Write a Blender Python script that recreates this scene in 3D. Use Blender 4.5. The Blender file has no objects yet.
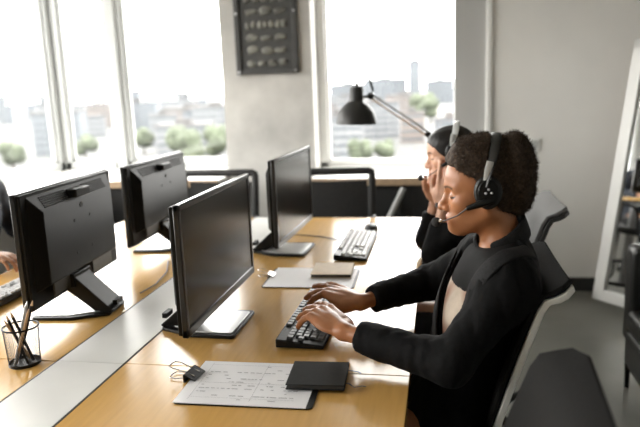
import bpy, bmesh, math, random
import numpy as np
from mathutils import Matrix, Vector
random.seed(7); RNG = np.random.RandomState(5)
scene = bpy.context.scene
COL = scene.collection
PI = math.pi
def R(d): return math.radians(d)

# ------------------------------------------------------------------ materials
def mat(name, col, rough=.5, metal=0., spec=.5, var=0., vscale=20., bump=0., bscale=80., sheen=0., coat=0., emit=None, stretch=None):
    m = bpy.data.materials.new(name); m.use_nodes = True
    nt = m.node_tree; b = nt.nodes['Principled BSDF']; L = nt.links
    b.inputs['Roughness'].default_value = rough; b.inputs['Metallic'].default_value = metal
    b.inputs['Specular IOR Level'].default_value = spec
    b.inputs['Sheen Weight'].default_value = sheen; b.inputs['Coat Weight'].default_value = coat
    b.inputs['Coat Roughness'].default_value = .12
    c = (*col, 1)
    b.inputs['Base Color'].default_value = c
    tc = nt.nodes.new('ShaderNodeTexCoord')
    vec = tc.outputs['Object']
    if stretch:
        mp = nt.nodes.new('ShaderNodeMapping'); mp.inputs['Scale'].default_value = stretch
        L.new(vec, mp.inputs['Vector']); vec = mp.outputs['Vector']
    n = nt.nodes.new('ShaderNodeTexNoise'); n.inputs['Scale'].default_value = vscale; n.inputs['Detail'].default_value = 5
    L.new(vec, n.inputs['Vector'])
    r = nt.nodes.new('ShaderNodeValToRGB')
    r.color_ramp.elements[0].position = .3; r.color_ramp.elements[1].position = .7
    r.color_ramp.elements[0].color = (*[max(0, x*(1-var)) for x in col], 1)
    r.color_ramp.elements[1].color = (*[min(1, x*(1+var)) for x in col], 1)
    L.new(n.outputs['Fac'], r.inputs['Fac']); L.new(r.outputs['Color'], b.inputs['Base Color'])
    if bump:
        n2 = nt.nodes.new('ShaderNodeTexNoise'); n2.inputs['Scale'].default_value = bscale; n2.inputs['Detail'].default_value = 3
        L.new(tc.outputs['Object'], n2.inputs['Vector'])
        bp = nt.nodes.new('ShaderNodeBump'); bp.inputs['Strength'].default_value = bump; bp.inputs['Distance'].default_value = .004
        L.new(n2.outputs['Fac'], bp.inputs['Height']); L.new(bp.outputs['Normal'], b.inputs['Normal'])
    return m

def skin_mat(name, col, lip, dark, rough=.40):
    m = mat(name, col, rough, var=.10, vscale=26, bump=.05, bscale=400)
    nt = m.node_tree; b = nt.nodes['Principled BSDF']; L = nt.links
    src = b.inputs['Base Color'].links[0].from_socket
    a = nt.nodes.new('ShaderNodeAttribute'); a.attribute_name = 'tint'
    s = nt.nodes.new('ShaderNodeSeparateColor'); L.new(a.outputs['Color'], s.inputs['Color'])
    for ch, c in (('Red', lip), ('Green', dark), ('Blue', tuple(min(1, x*1.5+.12) for x in col))):
        mx = nt.nodes.new('ShaderNodeMix'); mx.data_type = 'RGBA'
        L.new(s.outputs[ch], mx.inputs['Factor']); L.new(src, mx.inputs['A']); mx.inputs['B'].default_value = (*c, 1)
        src = mx.outputs['Result']
    L.new(src, b.inputs['Base Color'])
    b.inputs['Specular IOR Level'].default_value = .38; b.inputs['Subsurface Weight'].default_value = .08; b.inputs['Subsurface Radius'].default_value = (.6, .25, .12); b.inputs['Subsurface Scale'].default_value = .006
    return m

def glass_mat(name, tint=(1, 1, 1), ior=1.45):
    m = bpy.data.materials.new(name); m.use_nodes = True; nt = m.node_tree; nt.nodes.clear()
    o = nt.nodes.new('ShaderNodeOutputMaterial'); mx = nt.nodes.new('ShaderNodeMixShader')
    t = nt.nodes.new('ShaderNodeBsdfTransparent'); t.inputs['Color'].default_value = (*tint, 1)
    g = nt.nodes.new('ShaderNodeBsdfGlossy'); g.inputs['Roughness'].default_value = .01
    lw = nt.nodes.new('ShaderNodeLayerWeight'); lw.inputs['Blend'].default_value = .5          # facing ratio, the same from both sides of a thin pane
    pw = nt.nodes.new('ShaderNodeMath'); pw.operation = 'POWER'; pw.inputs[1].default_value = 5; nt.links.new(lw.outputs['Facing'], pw.inputs[0])
    f = nt.nodes.new('ShaderNodeMath'); f.operation = 'MULTIPLY_ADD'; f.inputs[1].default_value = .9; f.inputs[2].default_value = .04; nt.links.new(pw.outputs[0], f.inputs[0])
    nt.links.new(f.outputs[0], mx.inputs[0]); nt.links.new(t.outputs[0], mx.inputs[1]); nt.links.new(g.outputs[0], mx.inputs[2])
    nt.links.new(mx.outputs[0], o.inputs[0]); return m

M = {}
M['wall'] = mat('grey_wall_paint', (.83, .82, .79), .85, var=.03, vscale=3)
M['pier'] = mat('darker_grey_panel_paint', (.46, .46, .45), .8, var=.03, vscale=3)
M['white'] = mat('white_paint', (.80, .80, .78), .45, var=.02, vscale=5)
M['frame'] = mat('light_grey_window_metal', (.43, .44, .43), .4, var=.03, vscale=5)
M['ledge'] = mat('white_ledge_laminate', (.78, .77, .75), .35, var=.02, vscale=4)
M['ledge_edge'] = mat('tan_wood_edge', (.42, .30, .19), .5, var=.1, vscale=30)
M['concrete'] = mat('bare_concrete', (.52, .51, .485), .85, var=.22, vscale=3.2, bump=.25, bscale=18)
M['ceiling'] = mat('ceiling_white', (.75, .75, .73), .9, var=.02, vscale=4)
M['base'] = mat('black_baseboard', (.025, .025, .024), .5, var=.1)
M['wood'] = mat('maple_desk_laminate', (.575, .335, .10), .19, spec=.68, var=.07, vscale=5, stretch=(14, 1.2, 10))
M['strip'] = mat('light_grey_strip_metal', (.68, .68, .66), .32, var=.03, vscale=8)
M['gap'] = mat('dark_rubber_trim', (.03, .028, .026), .7)
M['deskleg'] = mat('grey_steel_leg', (.35, .35, .35), .4, metal=.6)
M['black'] = mat('black_plastic', (.0065, .0065, .006), .4, spec=.2, var=.15, vscale=60)
M['blackmat'] = mat('matt_black', (.012, .012, .012), .75, var=.15, vscale=60)
M['shellback'] = mat('dark_grey_moulded_plastic', (.0055, .0050, .0036), .42, spec=.12, var=.08, vscale=40)
M['bezel'] = mat('black_bezel_plastic', (.009, .009, .0085), .28, spec=.5)
M['shelllight'] = mat('grey_connector_panel', (.05, .047, .038), .5, var=.15, vscale=60)
M['screen'] = mat('dark_lcd_panel', (.010, .0075, .005), .22, spec=.32)
M['silver'] = mat('brushed_silver', (.62, .62, .62), .3, metal=.85, var=.03, vscale=30)
M['chrome'] = mat('chrome', (.75, .75, .75), .12, metal=1)
M['key'] = mat('dark_grey_keycap', (.045, .045, .045), .33, spec=.7, var=.1, vscale=40)
M['keyglare'] = mat('glare_paled_keycap', (.42, .42, .42), .4, spec=.5, var=.05, vscale=40)  # window glare on black keys, put into the cap colour
M['paper'] = mat('white_paper', (.78, .78, .80), .45, var=.015, vscale=9)
M['ink'] = mat('grey_print', (.26, .26, .28), .7)
M['notebook'] = mat('black_notebook_cover', (.014, .015, .0148), .6, spec=.2, var=.15, vscale=90, bump=.12, bscale=400)
M['pages'] = mat('page_block', (.05, .048, .045), .8, var=.2, vscale=80)
M['tan'] = mat('tan_notebook_cover', (.60, .49, .35), .6, var=.08, vscale=60)
M['fabric'] = mat('dark_grey_chair_upholstery', (.0095, .0094, .0090), .8, spec=.12, var=.15, vscale=150, bump=.15, bscale=500)
M['fabric_l'] = mat('mid_grey_chair_upholstery', (.115, .115, .115), .75, var=.08, vscale=150, bump=.15, bscale=500, sheen=.15)
M['shellw'] = mat('off_white_chair_shell', (.78, .78, .74), .4, var=.03, vscale=10)
M['shellb'] = mat('black_chair_shell', (.02, .02, .02), .4)
M['leather'] = mat('black_leather', (.014, .014, .013), .34, var=.2, vscale=60, bump=.3, bscale=160)
M['mesh'] = mat('black_mesh_fabric', (.030, .030, .030), .9, spec=.2, var=.25, vscale=200)
M['meshframe'] = mat('charcoal_chair_frame', (.018, .018, .018), .5, spec=.3)
M['jacket'] = mat('black_blazer_wool', (.0042, .0042, .0046), .8, spec=.15, var=.25, vscale=120, bump=.3, bscale=55)
M['lapel'] = mat('black_blazer_lapel', (.0135, .0135, .014), .75, spec=.2, var=.25, vscale=160, bump=.2, bscale=300)
M['navy'] = mat('navy_suit_wool', (.012, .017, .028), .8, var=.2, vscale=120, bump=.2, bscale=60)
M['tee'] = mat('black_tee_cotton', (.006, .006, .006), .85, spec=.2, var=.2, vscale=100)
M['trouser'] = mat('black_trouser_wool', (.012, .012, .013), .85, var=.2, vscale=100)
M['shoe'] = mat('black_shoe_leather', (.012, .011, .01), .35)
M['hair'] = mat('dark_brown_curly_hair', (.042, .027, .017), .75, spec=.25, var=.5, vscale=160, bump=.6, bscale=220)
M['hairb'] = mat('black_straight_hair', (.008, .007, .0065), .48, spec=.3, var=.3, vscale=60, stretch=(3, 40, 3))
M['hairm'] = mat('short_dark_hair', (.018, .013, .010), .6, var=.4, vscale=160)
M['shirt'] = mat('white_shirt_cotton', (.7, .7, .7), .8)
M['brass'] = mat('worn_brass_rod', (.42, .29, .15), .4, metal=.7)
M['lampblack'] = mat('dark_lamp_enamel', (.016, .016, .015), .42, spec=.35)
M['lampin'] = mat('pale_lamp_lining', (.55, .54, .50), .5)
M['plaque'] = mat('dark_plaque_metal', (.035, .035, .033), .5, var=.2, vscale=30)
M['relief'] = mat('worn_grey_relief', (.16, .16, .14), .6, var=.6, vscale=18)
M['floor'] = mat('grey_polished_concrete', (.16, .158, .138), .42, var=.22, vscale=2.2)
M['foam'] = mat('dark_grey_foam', (.05, .05, .05), .95, spec=.1)
M['wire'] = mat('dark_wire', (.03, .03, .03), .4, metal=.4)
M['pencilwood'] = mat('pencil_wood', (.50, .33, .18), .6)
M['rail'] = mat('dark_panel', (.012, .012, .012), .6)
M['glass'] = glass_mat('clear_window_glass')
M['skin1'] = skin_mat('warm_brown_skin', (.385, .165, .075), (.29, .075, .05), (.02, .012, .009))
M['skin2'] = skin_mat('light_skin', (.60, .34, .23), (.50, .16, .12), (.03, .018, .014))
M['skin3'] = skin_mat('tan_skin', (.36, .18, .10), (.30, .11, .08), (.02, .012, .009))
mm = bpy.data.materials.new('mirror_silver'); mm.use_nodes = True
_b = mm.node_tree.nodes['Principled BSDF']; _b.inputs['Metallic'].default_value = 1; _b.inputs['Roughness'].default_value = .015; _b.inputs['Base Color'].default_value = (.9, .91, .9, 1)
M['mirror'] = mm

# tee print: beige rectangle with a soft brown blotch, on the cloth itself
def tee_print():
    m = mat('beige_tee_print', (.50, .42, .34), .85, var=.25, vscale=14)
    nt = m.node_tree; b = nt.nodes['Principled BSDF']; L = nt.links
    src = b.inputs['Base Color'].links[0].from_socket
    tc = nt.nodes.new('ShaderNodeTexCoord'); n = nt.nodes.new('ShaderNodeTexNoise'); n.inputs['Scale'].default_value = 11; n.inputs['Detail'].default_value = 0
    L.new(tc.outputs['Object'], n.inputs['Vector'])
    r = nt.nodes.new('ShaderNodeValToRGB'); r.color_ramp.elements[0].position = .48; r.color_ramp.elements[1].position = .66
    r.color_ramp.elements[0].color = (0, 0, 0, 1); r.color_ramp.elements[1].color = (1, 1, 1, 1)
    L.new(n.outputs['Fac'], r.inputs['Fac'])
    mx = nt.nodes.new('ShaderNodeMix'); mx.data_type = 'RGBA'; L.new(r.outputs['Color'], mx.inputs['Factor']); L.new(src, mx.inputs['A']); mx.inputs['B'].default_value = (.26, .12, .08, 1)
    L.new(mx.outputs['Result'], b.inputs['Base Color']); return m
M['print'] = tee_print()

# ------------------------------------------------------------------ builders
def tag(o, label=None, cat=None, group=None, kind=None):
    if label: o['label'] = label
    if cat: o['category'] = cat
    if group: o['group'] = group
    if kind: o['kind'] = kind
    return o
def thing(name, loc, label, cat, rz=0, group=None):
    o = bpy.data.objects.new(name, None); COL.objects.link(o); o.empty_display_size = .05
    o.location = loc; o.rotation_euler = (0, 0, rz)
    return tag(o, label, cat, group)
def link(name, me, parent=None):
    o = bpy.data.objects.new(name, me); COL.objects.link(o)
    if parent is not None: o.parent = parent
    return o
def copy_tree(o, parent=None):
    c = o.copy(); COL.objects.link(c)
    if parent is not None: c.parent = parent
    for ch in list(o.children): copy_tree(ch, c)
    return c

class MB:
    def __init__(s): s.bm = bmesh.new(); s.mi = 0
    def _fin(s, geom, T=None):
        vs = [g for g in geom if isinstance(g, bmesh.types.BMVert)]
        if T is not None: bmesh.ops.transform(s.bm, matrix=T, verts=vs)
        fs = set(f for v in vs for f in v.link_faces)
        for f in fs: f.material_index = s.mi
        return vs
    def box(s, x0, x1, y0, y1, z0, z1, T=None):
        r = bmesh.ops.create_cube(s.bm, size=1)['verts']
        m = Matrix.Translation(((x0+x1)/2, (y0+y1)/2, (z0+z1)/2)) @ Matrix.Diagonal((abs(x1-x0), abs(y1-y0), abs(z1-z0), 1))
        bmesh.ops.transform(s.bm, matrix=m, verts=r); return s._fin(r, T)
    def cyl(s, p0, p1, r0, r1=None, seg=20, T=None):
        p0, p1 = Vector(p0), Vector(p1); d = p1-p0; r1 = r0 if r1 is None else r1
        r = bmesh.ops.create_cone(s.bm, cap_ends=True, segments=seg, radius1=r0, radius2=r1, depth=d.length)['verts']
        m = Matrix.Translation((p0+p1)/2) @ d.to_track_quat('Z', 'Y').to_matrix().to_4x4()
        bmesh.ops.transform(s.bm, matrix=m, verts=r); return s._fin(r, T)
    def ball(s, c, r, T=None, seg=18):
        rr = (r, r, r) if isinstance(r, (int, float)) else r
        v = bmesh.ops.create_uvsphere(s.bm, u_segments=seg, v_segments=seg*2//3, radius=1)['verts']
        bmesh.ops.transform(s.bm, matrix=Matrix.Translation(c) @ Matrix.Diagonal((*rr, 1)), verts=v); return s._fin(v, T)
    def tube(s, pts, r, seg=8, T=None, flat=None):
        """sweep a circle (or a flat oval: flat=(ra, rb, axis)) along pts"""
        pts = [Vector(p) for p in pts]; n = len(pts); rings = []
        up = Vector(flat[2]) if flat else Vector((0, 0, 1))
        for i, p in enumerate(pts):
            t = (pts[min(i+1, n-1)]-pts[max(i-1, 0)]).normalized()
            a = up - t*up.dot(t)
            if a.length < 1e-3: a = Vector((1, 0, 0)) - t*t.x
            a.normalize(); b = t.cross(a)
            ra, rb = (flat[0], flat[1]) if flat else ((r[i], r[i]) if isinstance(r, (list, tuple)) else (r, r))
            rings.append([s.bm.verts.new(p + a*ra*math.cos(2*PI*k/seg) + b*rb*math.sin(2*PI*k/seg)) for k in range(seg)])
        for i in range(n-1):
            for k in range(seg): s.bm.faces.new((rings[i][k], rings[i][(k+1) % seg], rings[i+1][(k+1) % seg], rings[i+1][k]))
        s.bm.faces.new(rings[0][::-1]); s.bm.faces.new(rings[-1])
        return s._fin([v for r_ in rings for v in r_], T)
    def lathe(s, prof, seg=32, T=None):
        rings = [[s.bm.verts.new((max(r, 1e-5)*math.cos(2*PI*k/seg), max(r, 1e-5)*math.sin(2*PI*k/seg), z)) for k in range(seg)] for r, z in prof]
        for i in range(len(rings)-1):
            for k in range(seg): s.bm.faces.new((rings[i][k], rings[i][(k+1) % seg], rings[i+1][(k+1) % seg], rings[i+1][k]))
        return s._fin([v for r_ in rings for v in r_], T)
    def prism(s, poly, axis, a0, a1, T=None):
        def P(u, v, w): return {'x': (w, u, v), 'y': (u, w, v), 'z': (u, v, w)}[axis]
        A = [s.bm.verts.new(P(u, v, a0)) for u, v in poly]; B = [s.bm.verts.new(P(u, v, a1)) for u, v in poly]
        n = len(poly); s.bm.faces.new(A[::-1]); s.bm.faces.new(B)
        for i in range(n): s.bm.faces.new((A[i], A[(i+1) % n], B[(i+1) % n], B[i]))
        return s._fin(A+B, T)
    def grid(s, P):
        """closed solid from two point grids [top, bottom], each [i][j]"""
        V = [[[s.bm.verts.new(p) for p in row] for row in g] for g in P]; n, m = len(P[0]), len(P[0][0]); f = s.bm.faces.new
        for i in range(n-1):
            for j in range(m-1):
                f((V[0][i][j], V[0][i+1][j], V[0][i+1][j+1], V[0][i][j+1])); f((V[1][i][j], V[1][i][j+1], V[1][i+1][j+1], V[1][i+1][j]))
        for i in range(n-1):
            f((V[0][i][0], V[1][i][0], V[1][i+1][0], V[0][i+1][0])); f((V[0][i][m-1], V[0][i+1][m-1], V[1][i+1][m-1], V[1][i][m-1]))
        for j in range(m-1):
            f((V[0][0][j], V[0][0][j+1], V[1][0][j+1], V[1][0][j])); f((V[0][n-1][j], V[1][n-1][j], V[1][n-1][j+1], V[0][n-1][j+1]))
        return s._fin([v for g in V for r in g for v in r])
    def quad(s, a, b, c, d): return s._fin([*(lambda vs: (s.bm.faces.new(vs), vs)[1])([s.bm.verts.new(p) for p in (a, b, c, d)])])
    def build(s, name, mats, parent=None, bevel=0, smooth=True, T=None, seg=2):
        bmesh.ops.recalc_face_normals(s.bm, faces=s.bm.faces[:])
        if T is not None: bmesh.ops.transform(s.bm, matrix=T, verts=s.bm.verts[:])
        me = bpy.data.meshes.new(name); s.bm.to_mesh(me); s.bm.free()
        for m in (mats if isinstance(mats, (list, tuple)) else [mats]): me.materials.append(m)
        if smooth:
            me.shade_smooth()
            try: me.set_sharp_from_angle(angle=R(35))
            except Exception: pass
        o = link(name, me, parent)
        if bevel:
            b = o.modifiers.new('bevel', 'BEVEL'); b.width = bevel; b.segments = seg; b.limit_method = 'ANGLE'; b.angle_limit = R(40)
        return o
def boxobj(name, b, m, parent=None, bevel=0, **k):
    q = MB(); q.box(*b); return q.build(name, m, parent, bevel, **k)
def struct(name, b, m, bevel=0):
    return tag(boxobj(name, b, m, None, bevel), kind='structure')

# ------------------------------------------------------------------ SDF bodies
def smin(a, b, k):
    h = np.clip(.5+.5*(b-a)/k, 0, 1); return b*(1-h)+a*h-k*h*(1-h)
def smax(a, b, k): return -smin(-a, -b, k)
def cap(P, a, b, ra, rb=None):
    a = np.asarray(a, np.float32); b = np.asarray(b, np.float32); rb = ra if rb is None else rb
    d = b-a; t = np.clip(((P-a)@d)/max(d@d, 1e-9), 0, 1)
    return np.linalg.norm(P-a-t[:, None]*d, axis=1) - (ra+(rb-ra)*t)
def ell(P, c, r, Rm=None):
    q = P-np.asarray(c, np.float32)
    if Rm is not None: q = q@Rm
    r = np.asarray(r, np.float32); k0 = np.linalg.norm(q/r, axis=1); k1 = np.linalg.norm(q/(r*r), axis=1)
    return np.where(k1 > 1e-6, k0*(k0-1)/np.maximum(k1, 1e-6), -r.min())
def vnoise(P, s, seed=0):
    """cheap smooth pseudo-noise in about -1..1"""
    q = P*s; r = np.random.RandomState(seed); out = 0; amp = 1; tot = 0
    for o in range(3):
        A = r.randn(3, 3)*1.1*(1.9**o); ph = r.rand(3)*6.28
        w = q@A.T+ph; out = out+amp*(np.sin(w[:, 0]+1.7*np.sin(w[:, 1]))+np.sin(w[:, 1]+1.3*np.sin(w[:, 2]))+np.sin(w[:, 2]+1.5*np.sin(w[:, 0])))/3; tot += amp; amp *= .6
    return out/tot

def sdf_mesh(name, fn, lo, hi, h, m, parent=None, tint=None, matfn=None, relax=1, extra=None):
    lo = np.array(lo, np.float64); hi = np.array(hi, np.float64); B = 8
    nb = np.ceil((hi-lo)/(h*B)).astype(int); n = nb*B+1
    ci = np.stack(np.meshgrid(*[np.arange(k) for k in nb], indexing='ij'), -1).reshape(-1, 3)
    cc = lo+(ci+.5)*B*h
    cv = fn(cc.astype(np.float32))
    near = np.abs(cv) < B*h*.87*1.25+.012
    F = np.full(n, 1., np.float32)
    # coarse sign fill
    sg = np.where(cv < 0, -1., 1.).reshape(nb)
    F[:-1, :-1, :-1] = np.repeat(np.repeat(np.repeat(sg, B, 0), B, 1), B, 2)
    loc = np.stack(np.meshgrid(*[np.arange(B+1)]*3, indexing='ij'), -1).reshape(-1, 3)
    for s in range(0, near.sum(), 400):
        blk = ci[near][s:s+400]*B
        idx = (blk[:, None]+loc[None]).reshape(-1, 3)
        val = fn((lo+idx*h).astype(np.float32)); F[idx[:, 0], idx[:, 1], idx[:, 2]] = val
    S = F < 0; c8 = np.zeros(np.array(n)-1, np.uint8)
    for dx in (0, 1):
        for dy in (0, 1):
            for dz in (0, 1): c8 += S[dx:n[0]-1+dx, dy:n[1]-1+dy, dz:n[2]-1+dz]
    act = np.argwhere((c8 > 0) & (c8 < 8)); ids = np.full(np.array(n)-1, -1, np.int32); ids[act[:, 0], act[:, 1], act[:, 2]] = np.arange(len(act))
    offs = np.array([[a, b, c] for a in (0, 1) for b in (0, 1) for c in (0, 1)])
    cr = np.stack([F[act[:, 0]+o[0], act[:, 1]+o[1], act[:, 2]+o[2]] for o in offs], 1)
    acc = np.zeros((len(act), 3)); cnt = np.zeros(len(act))
    for i in range(8):
        for j in range(i+1, 8):
            if np.abs(offs[i]-offs[j]).sum() != 1: continue
            x = (cr[:, i] < 0) != (cr[:, j] < 0); den = cr[:, i]-cr[:, j]; t = np.where(x, cr[:, i]/np.where(den == 0, 1, den), 0)
            acc += np.where(x[:, None], offs[i]+(offs[j]-offs[i])*t[:, None], 0); cnt += x
    V = lo+(act+acc/np.maximum(cnt, 1)[:, None])*h
    Q = []
    for ax in range(3):
        b, c = (ax+1) % 3, (ax+2) % 3
        sl0 = [slice(None)]*3; sl1 = [slice(None)]*3; sl0[ax] = slice(0, -1); sl1[ax] = slice(1, None)
        e = np.argwhere(S[tuple(sl0)] != S[tuple(sl1)])
        e = e[(e[:, b] > 0) & (e[:, c] > 0) & (e[:, b] < n[b]-1) & (e[:, c] < n[c]-1)]
        eb = np.zeros(3, int); eb[b] = 1; ec = np.zeros(3, int); ec[c] = 1
        g = lambda q: ids[q[:, 0], q[:, 1], q[:, 2]]
        q = np.stack([g(e-eb-ec), g(e-ec), g(e), g(e-eb)], 1)
        flip = ~S[e[:, 0], e[:, 1], e[:, 2]]; q[flip] = q[flip][:, ::-1]; Q.append(q)
    Q = np.concatenate(Q); Q = Q[(Q >= 0).all(1)]
    for _ in range(relax):                                         # gentle smoothing of the net
        s_ = np.zeros_like(V); k_ = np.zeros(len(V))
        for a, b in ((0, 1), (1, 2), (2, 3), (3, 0)):
            np.add.at(s_, Q[:, a], V[Q[:, b]]); np.add.at(k_, Q[:, a], 1); np.add.at(s_, Q[:, b], V[Q[:, a]]); np.add.at(k_, Q[:, b], 1)
        V = V*.5+.5*s_/np.maximum(k_, 1)[:, None]
    F4 = Q; F3 = np.zeros((0, 3), int); nV0 = len(V)
    if extra is not None:
        eV, F3 = extra(V); F3 = F3+len(V); V = np.concatenate([V, eV])
    me = bpy.data.meshes.new(name); me.vertices.add(len(V)); me.vertices.foreach_set('co', V.astype(np.float32).ravel())
    nl = F4.size+F3.size; me.loops.add(nl); me.loops.foreach_set('vertex_index', np.concatenate([F4.ravel(), F3.ravel()]).astype(np.int32))
    me.polygons.add(len(F4)+len(F3))
    me.polygons.foreach_set('loop_start', np.concatenate([np.arange(len(F4))*4, F4.size+np.arange(len(F3))*3]).astype(np.int32))
    me.update(calc_edges=True); me.validate()
    for x in (m if isinstance(m, (list, tuple)) else [m]): me.materials.append(x)
    me.shade_smooth()
    if tint is not None:
        a = me.color_attributes.new('tint', 'FLOAT_COLOR', 'POINT'); c = np.ones((len(V), 4), np.float32); c[:, :3] = tint(V); a.data.foreach_set('color', c.ravel())
    if matfn is not None:
        fc = V[F4].mean(1); mi = np.zeros(len(F4)+len(F3), np.int32); mi[:len(F4)] = matfn(fc); me.polygons.foreach_set('material_index', mi)
    return link(name, me, parent)

def rotm(yaw, pitch, roll=0.):
    """columns: local x (forward), y (left), z (up) of a head facing yaw (from +X), nodding down by pitch"""
    m = Matrix.Rotation(R(yaw), 3, 'Z') @ Matrix.Rotation(R(pitch), 3, 'Y') @ Matrix.Rotation(R(roll), 3, 'X')
    return np.array(m, np.float32)

class Head:
    def __init__(s, o, yaw, pitch, scale, roll=0., open_eyes=False): s.o = np.array(o, np.float32); s.R = rotm(yaw, pitch, roll); s.k = scale; s.open = open_eyes
    def loc(s, P): return ((P-s.o)@s.R)/s.k
    def w(s, p): return s.o+s.R@(np.array(p, np.float32)*s.k)
    def mat4(s):
        m = Matrix([[*(s.R[i]*s.k), s.o[i]] for i in range(3)]+[[0, 0, 0, 1]]); return m
    def sdf(s, P):
        p = s.loc(P); q = p.copy(); q[:, 1] = np.abs(q[:, 1])
        d = ell(q, (-.012, 0, .028), (.093, .073, .083))
        d = smin(d, ell(q, (.036, 0, .04), (.050, .058, .055)), .03)
        d = smin(d, ell(q, (.03, 0, -.036), (.052, .053, .062)), .03)
        d = smin(d, cap(q, (-.012, .052, -.045), (.055, .018, -.090), .019, .016), .03)
        d = smin(d, ell(q, (.067, 0, -.089), (.021, .021, .016)), .022)
        d = smin(d, ell(q, (.045, .042, -.018), (.026, .022, .022)), .022)
        d = smin(d, ell(q, (.058, .02, -.062), (.026, .022, .022)), .02)
        d = smin(d, cap(q, (.080, .010, .022), (.062, .044, .020), .009, .008), .016)
        d = smax(d, -ell(q, (.089, .032, .002), (.018, .019, .012)), .014)
        d = smin(d, ell(q, (.0655, .031, .000), (.0145, .0165, .0135)), .004)
        d = smin(d, cap(q, (.080, 0, .014), (.0965, 0, -.026), .0075, .0095), .010)
        d = smin(d, ell(q, (.1005, 0, -.0315), (.0115, .0125, .0115)), .007)
        d = smin(d, ell(q, (.0885, .0140, -.0350), (.0105, .0085, .009)), .006)
        d = smax(d, -ell(q, (.095, .0065, -.0435), (.0045, .003, .003)), .003)
        d = smin(d, ell(q, (.0815, 0, -.0590), (.0115, .022, .0080)), .007)
        d = smin(d, ell(q, (.0795, 0, -.0715), (.0115, .018, .0088)), .007)
        d = smax(d, -ell(q, (.0945, 0, -.0654), (.008, .022, .0016)), .003)
        d = smin(d, ell(q, (-.012, .073, -.006), (.018, .009, .030)), .008)
        return d*s.k
    def tint(s, V):
        p = s.loc(V.astype(np.float32)); y = np.abs(p[:, 1]); t = np.zeros((len(V), 3), np.float32)
        f = lambda d, w: np.clip(1-d/w, 0, 1)
        lip = np.maximum(f(np.sqrt(((p[:, 2]+.0610)/.0075)**2+(p[:, 1]/.022)**2)-.75, .3), f(np.sqrt(((p[:, 2]+.0725)/.0085)**2+(p[:, 1]/.019)**2)-.75, .3))
        t[:, 0] = lip*(p[:, 0] > .068)
        zb = .0235-(y-.03)**2*14+(y-.03)*.06
        brow = f(np.abs(p[:, 2]-zb)-.0022, .0018)*((y > .012) & (y < .050) & (p[:, 0] > .03))
        zl = -.0050+((y-.034)/.017)**2*.0036
        lash = f(np.abs(p[:, 2]-zl)-.0019, .0014)*((y > .014) & (y < .053) & (p[:, 0] > .036))
        t[:, 1] = np.maximum(brow*.85, lash)
        return t

def finger(P, pts, r0, r1):
    d = None; n = len(pts)-1
    for i in range(n):
        a = r0+(r1-r0)*i/n; b = r0+(r1-r0)*(i+1)/n
        c = cap(P, pts[i], pts[i+1], a, b); d = c if d is None else smin(d, c, .003)
    return d
class Hand:
    """wrist, forward (towards the fingertips), up (back of the hand), side=+1 when the thumb is on up x forward"""
    def __init__(s, w, fwd, up, side, scale=1., curl=(18, 32, 22), curls=None, spread=1., thumb=None):
        s.w = np.array(w, np.float64); f = np.array(fwd, np.float64); f /= np.linalg.norm(f); u = np.array(up, np.float64); u -= f*(u@f); u /= np.linalg.norm(u)
        s.M = np.stack([f, np.cross(u, f)*side, u], 1); s.k = scale
        L = [(.088, .030, .070, .0086), (.092, .010, .078, .0088), (.088, -.011, .072, .0084), (.080, -.029, .057, .0075)]
        s.f = []
        for i, (bx, by, ln, r) in enumerate(L):
            cu = curls[i] if curls else curl; p = np.array([bx, by, .001]); pts = [np.array([bx*.45, by*.7, 0]), p]; a = 0; sp = (by-.0)*2.2*spread
            for seg, c in zip((.45, .31, .24), cu):
                a += R(c); p = p+ln*seg*np.array([math.cos(a)*math.cos(sp), math.cos(a)*math.sin(sp), -math.sin(a)]); pts.append(p)
            s.f.append(([s.W(q) for q in pts], r*scale))
        th = thumb or [(.016, .022, -.006), (.045, .046, -.016), (.075, .056, -.022), (.098, .056, -.030)]
        s.th = [s.W(q) for q in th]
    def W(s, p): return s.w+s.M@(np.array(p)*s.k)
    def tips(s): return [f[0][-1] for f in s.f]+[s.th[-1]]
    def sdf(s, P):
        k = s.k; Mf = s.M.astype(np.float32)
        palm = ell(P, s.W((.050, .002, -.002)), (.052*k, .041*k, .0140*k), Mf)
        palm = smin(palm, cap(P, s.W((.0, 0, 0)), s.W((.05, 0, -.001)), .0175*k, .014*k), .016)
        palm = smin(palm, ell(P, s.W((.034, .024, -.010)), (.030*k, .017*k, .014*k), Mf), .012)
        d = palm
        for pts, r in s.f: d = np.minimum(d, smin(palm, finger(P, pts, r*1.08, r*.80), .010))
        t = finger(P, s.th, .0125*k, .0088*k); return np.minimum(d, smin(palm, t, .012))
    def tint(s, V, t):
        for q, (pts, r) in enumerate(s.f):
            c = pts[-1]+s.M[:, 2]*r*.7; dd = np.linalg.norm(V-c, axis=1); t[:, 2] = np.maximum(t[:, 2], .45*np.clip(1.5-dd/(r*.6), 0, 1))
        c = s.th[-1]; dd = np.linalg.norm(V-c-s.M[:, 2]*.006, axis=1); t[:, 2] = np.maximum(t[:, 2], .45*np.clip(1.5-dd/.006, 0, 1))

def torso_fn(T):
    def f(P, off=0.):
        d = ell(P, T['chest'], np.array(T['chest_r'])+off, T.get('Rc'))
        d = smin(d, ell(P, T['belly'], np.array(T['belly_r'])+off, T.get('Rc')), .07)
        d = smin(d, ell(P, T['pelvis'], np.array(T['pelvis_r'])+off), .07)
        a, b = np.array(T['shL']), np.array(T['shR']); d = smin(d, cap(P, a+(b-a)*.08, b+(a-b)*.08, .050+off), .06)
        for s_ in ('shL', 'shR'): d = smin(d, cap(P, np.array(T['neck'])*.75+np.array(T[s_])*.25, T[s_], .045+off, .040+off), .05)
        return d
    return f

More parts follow.
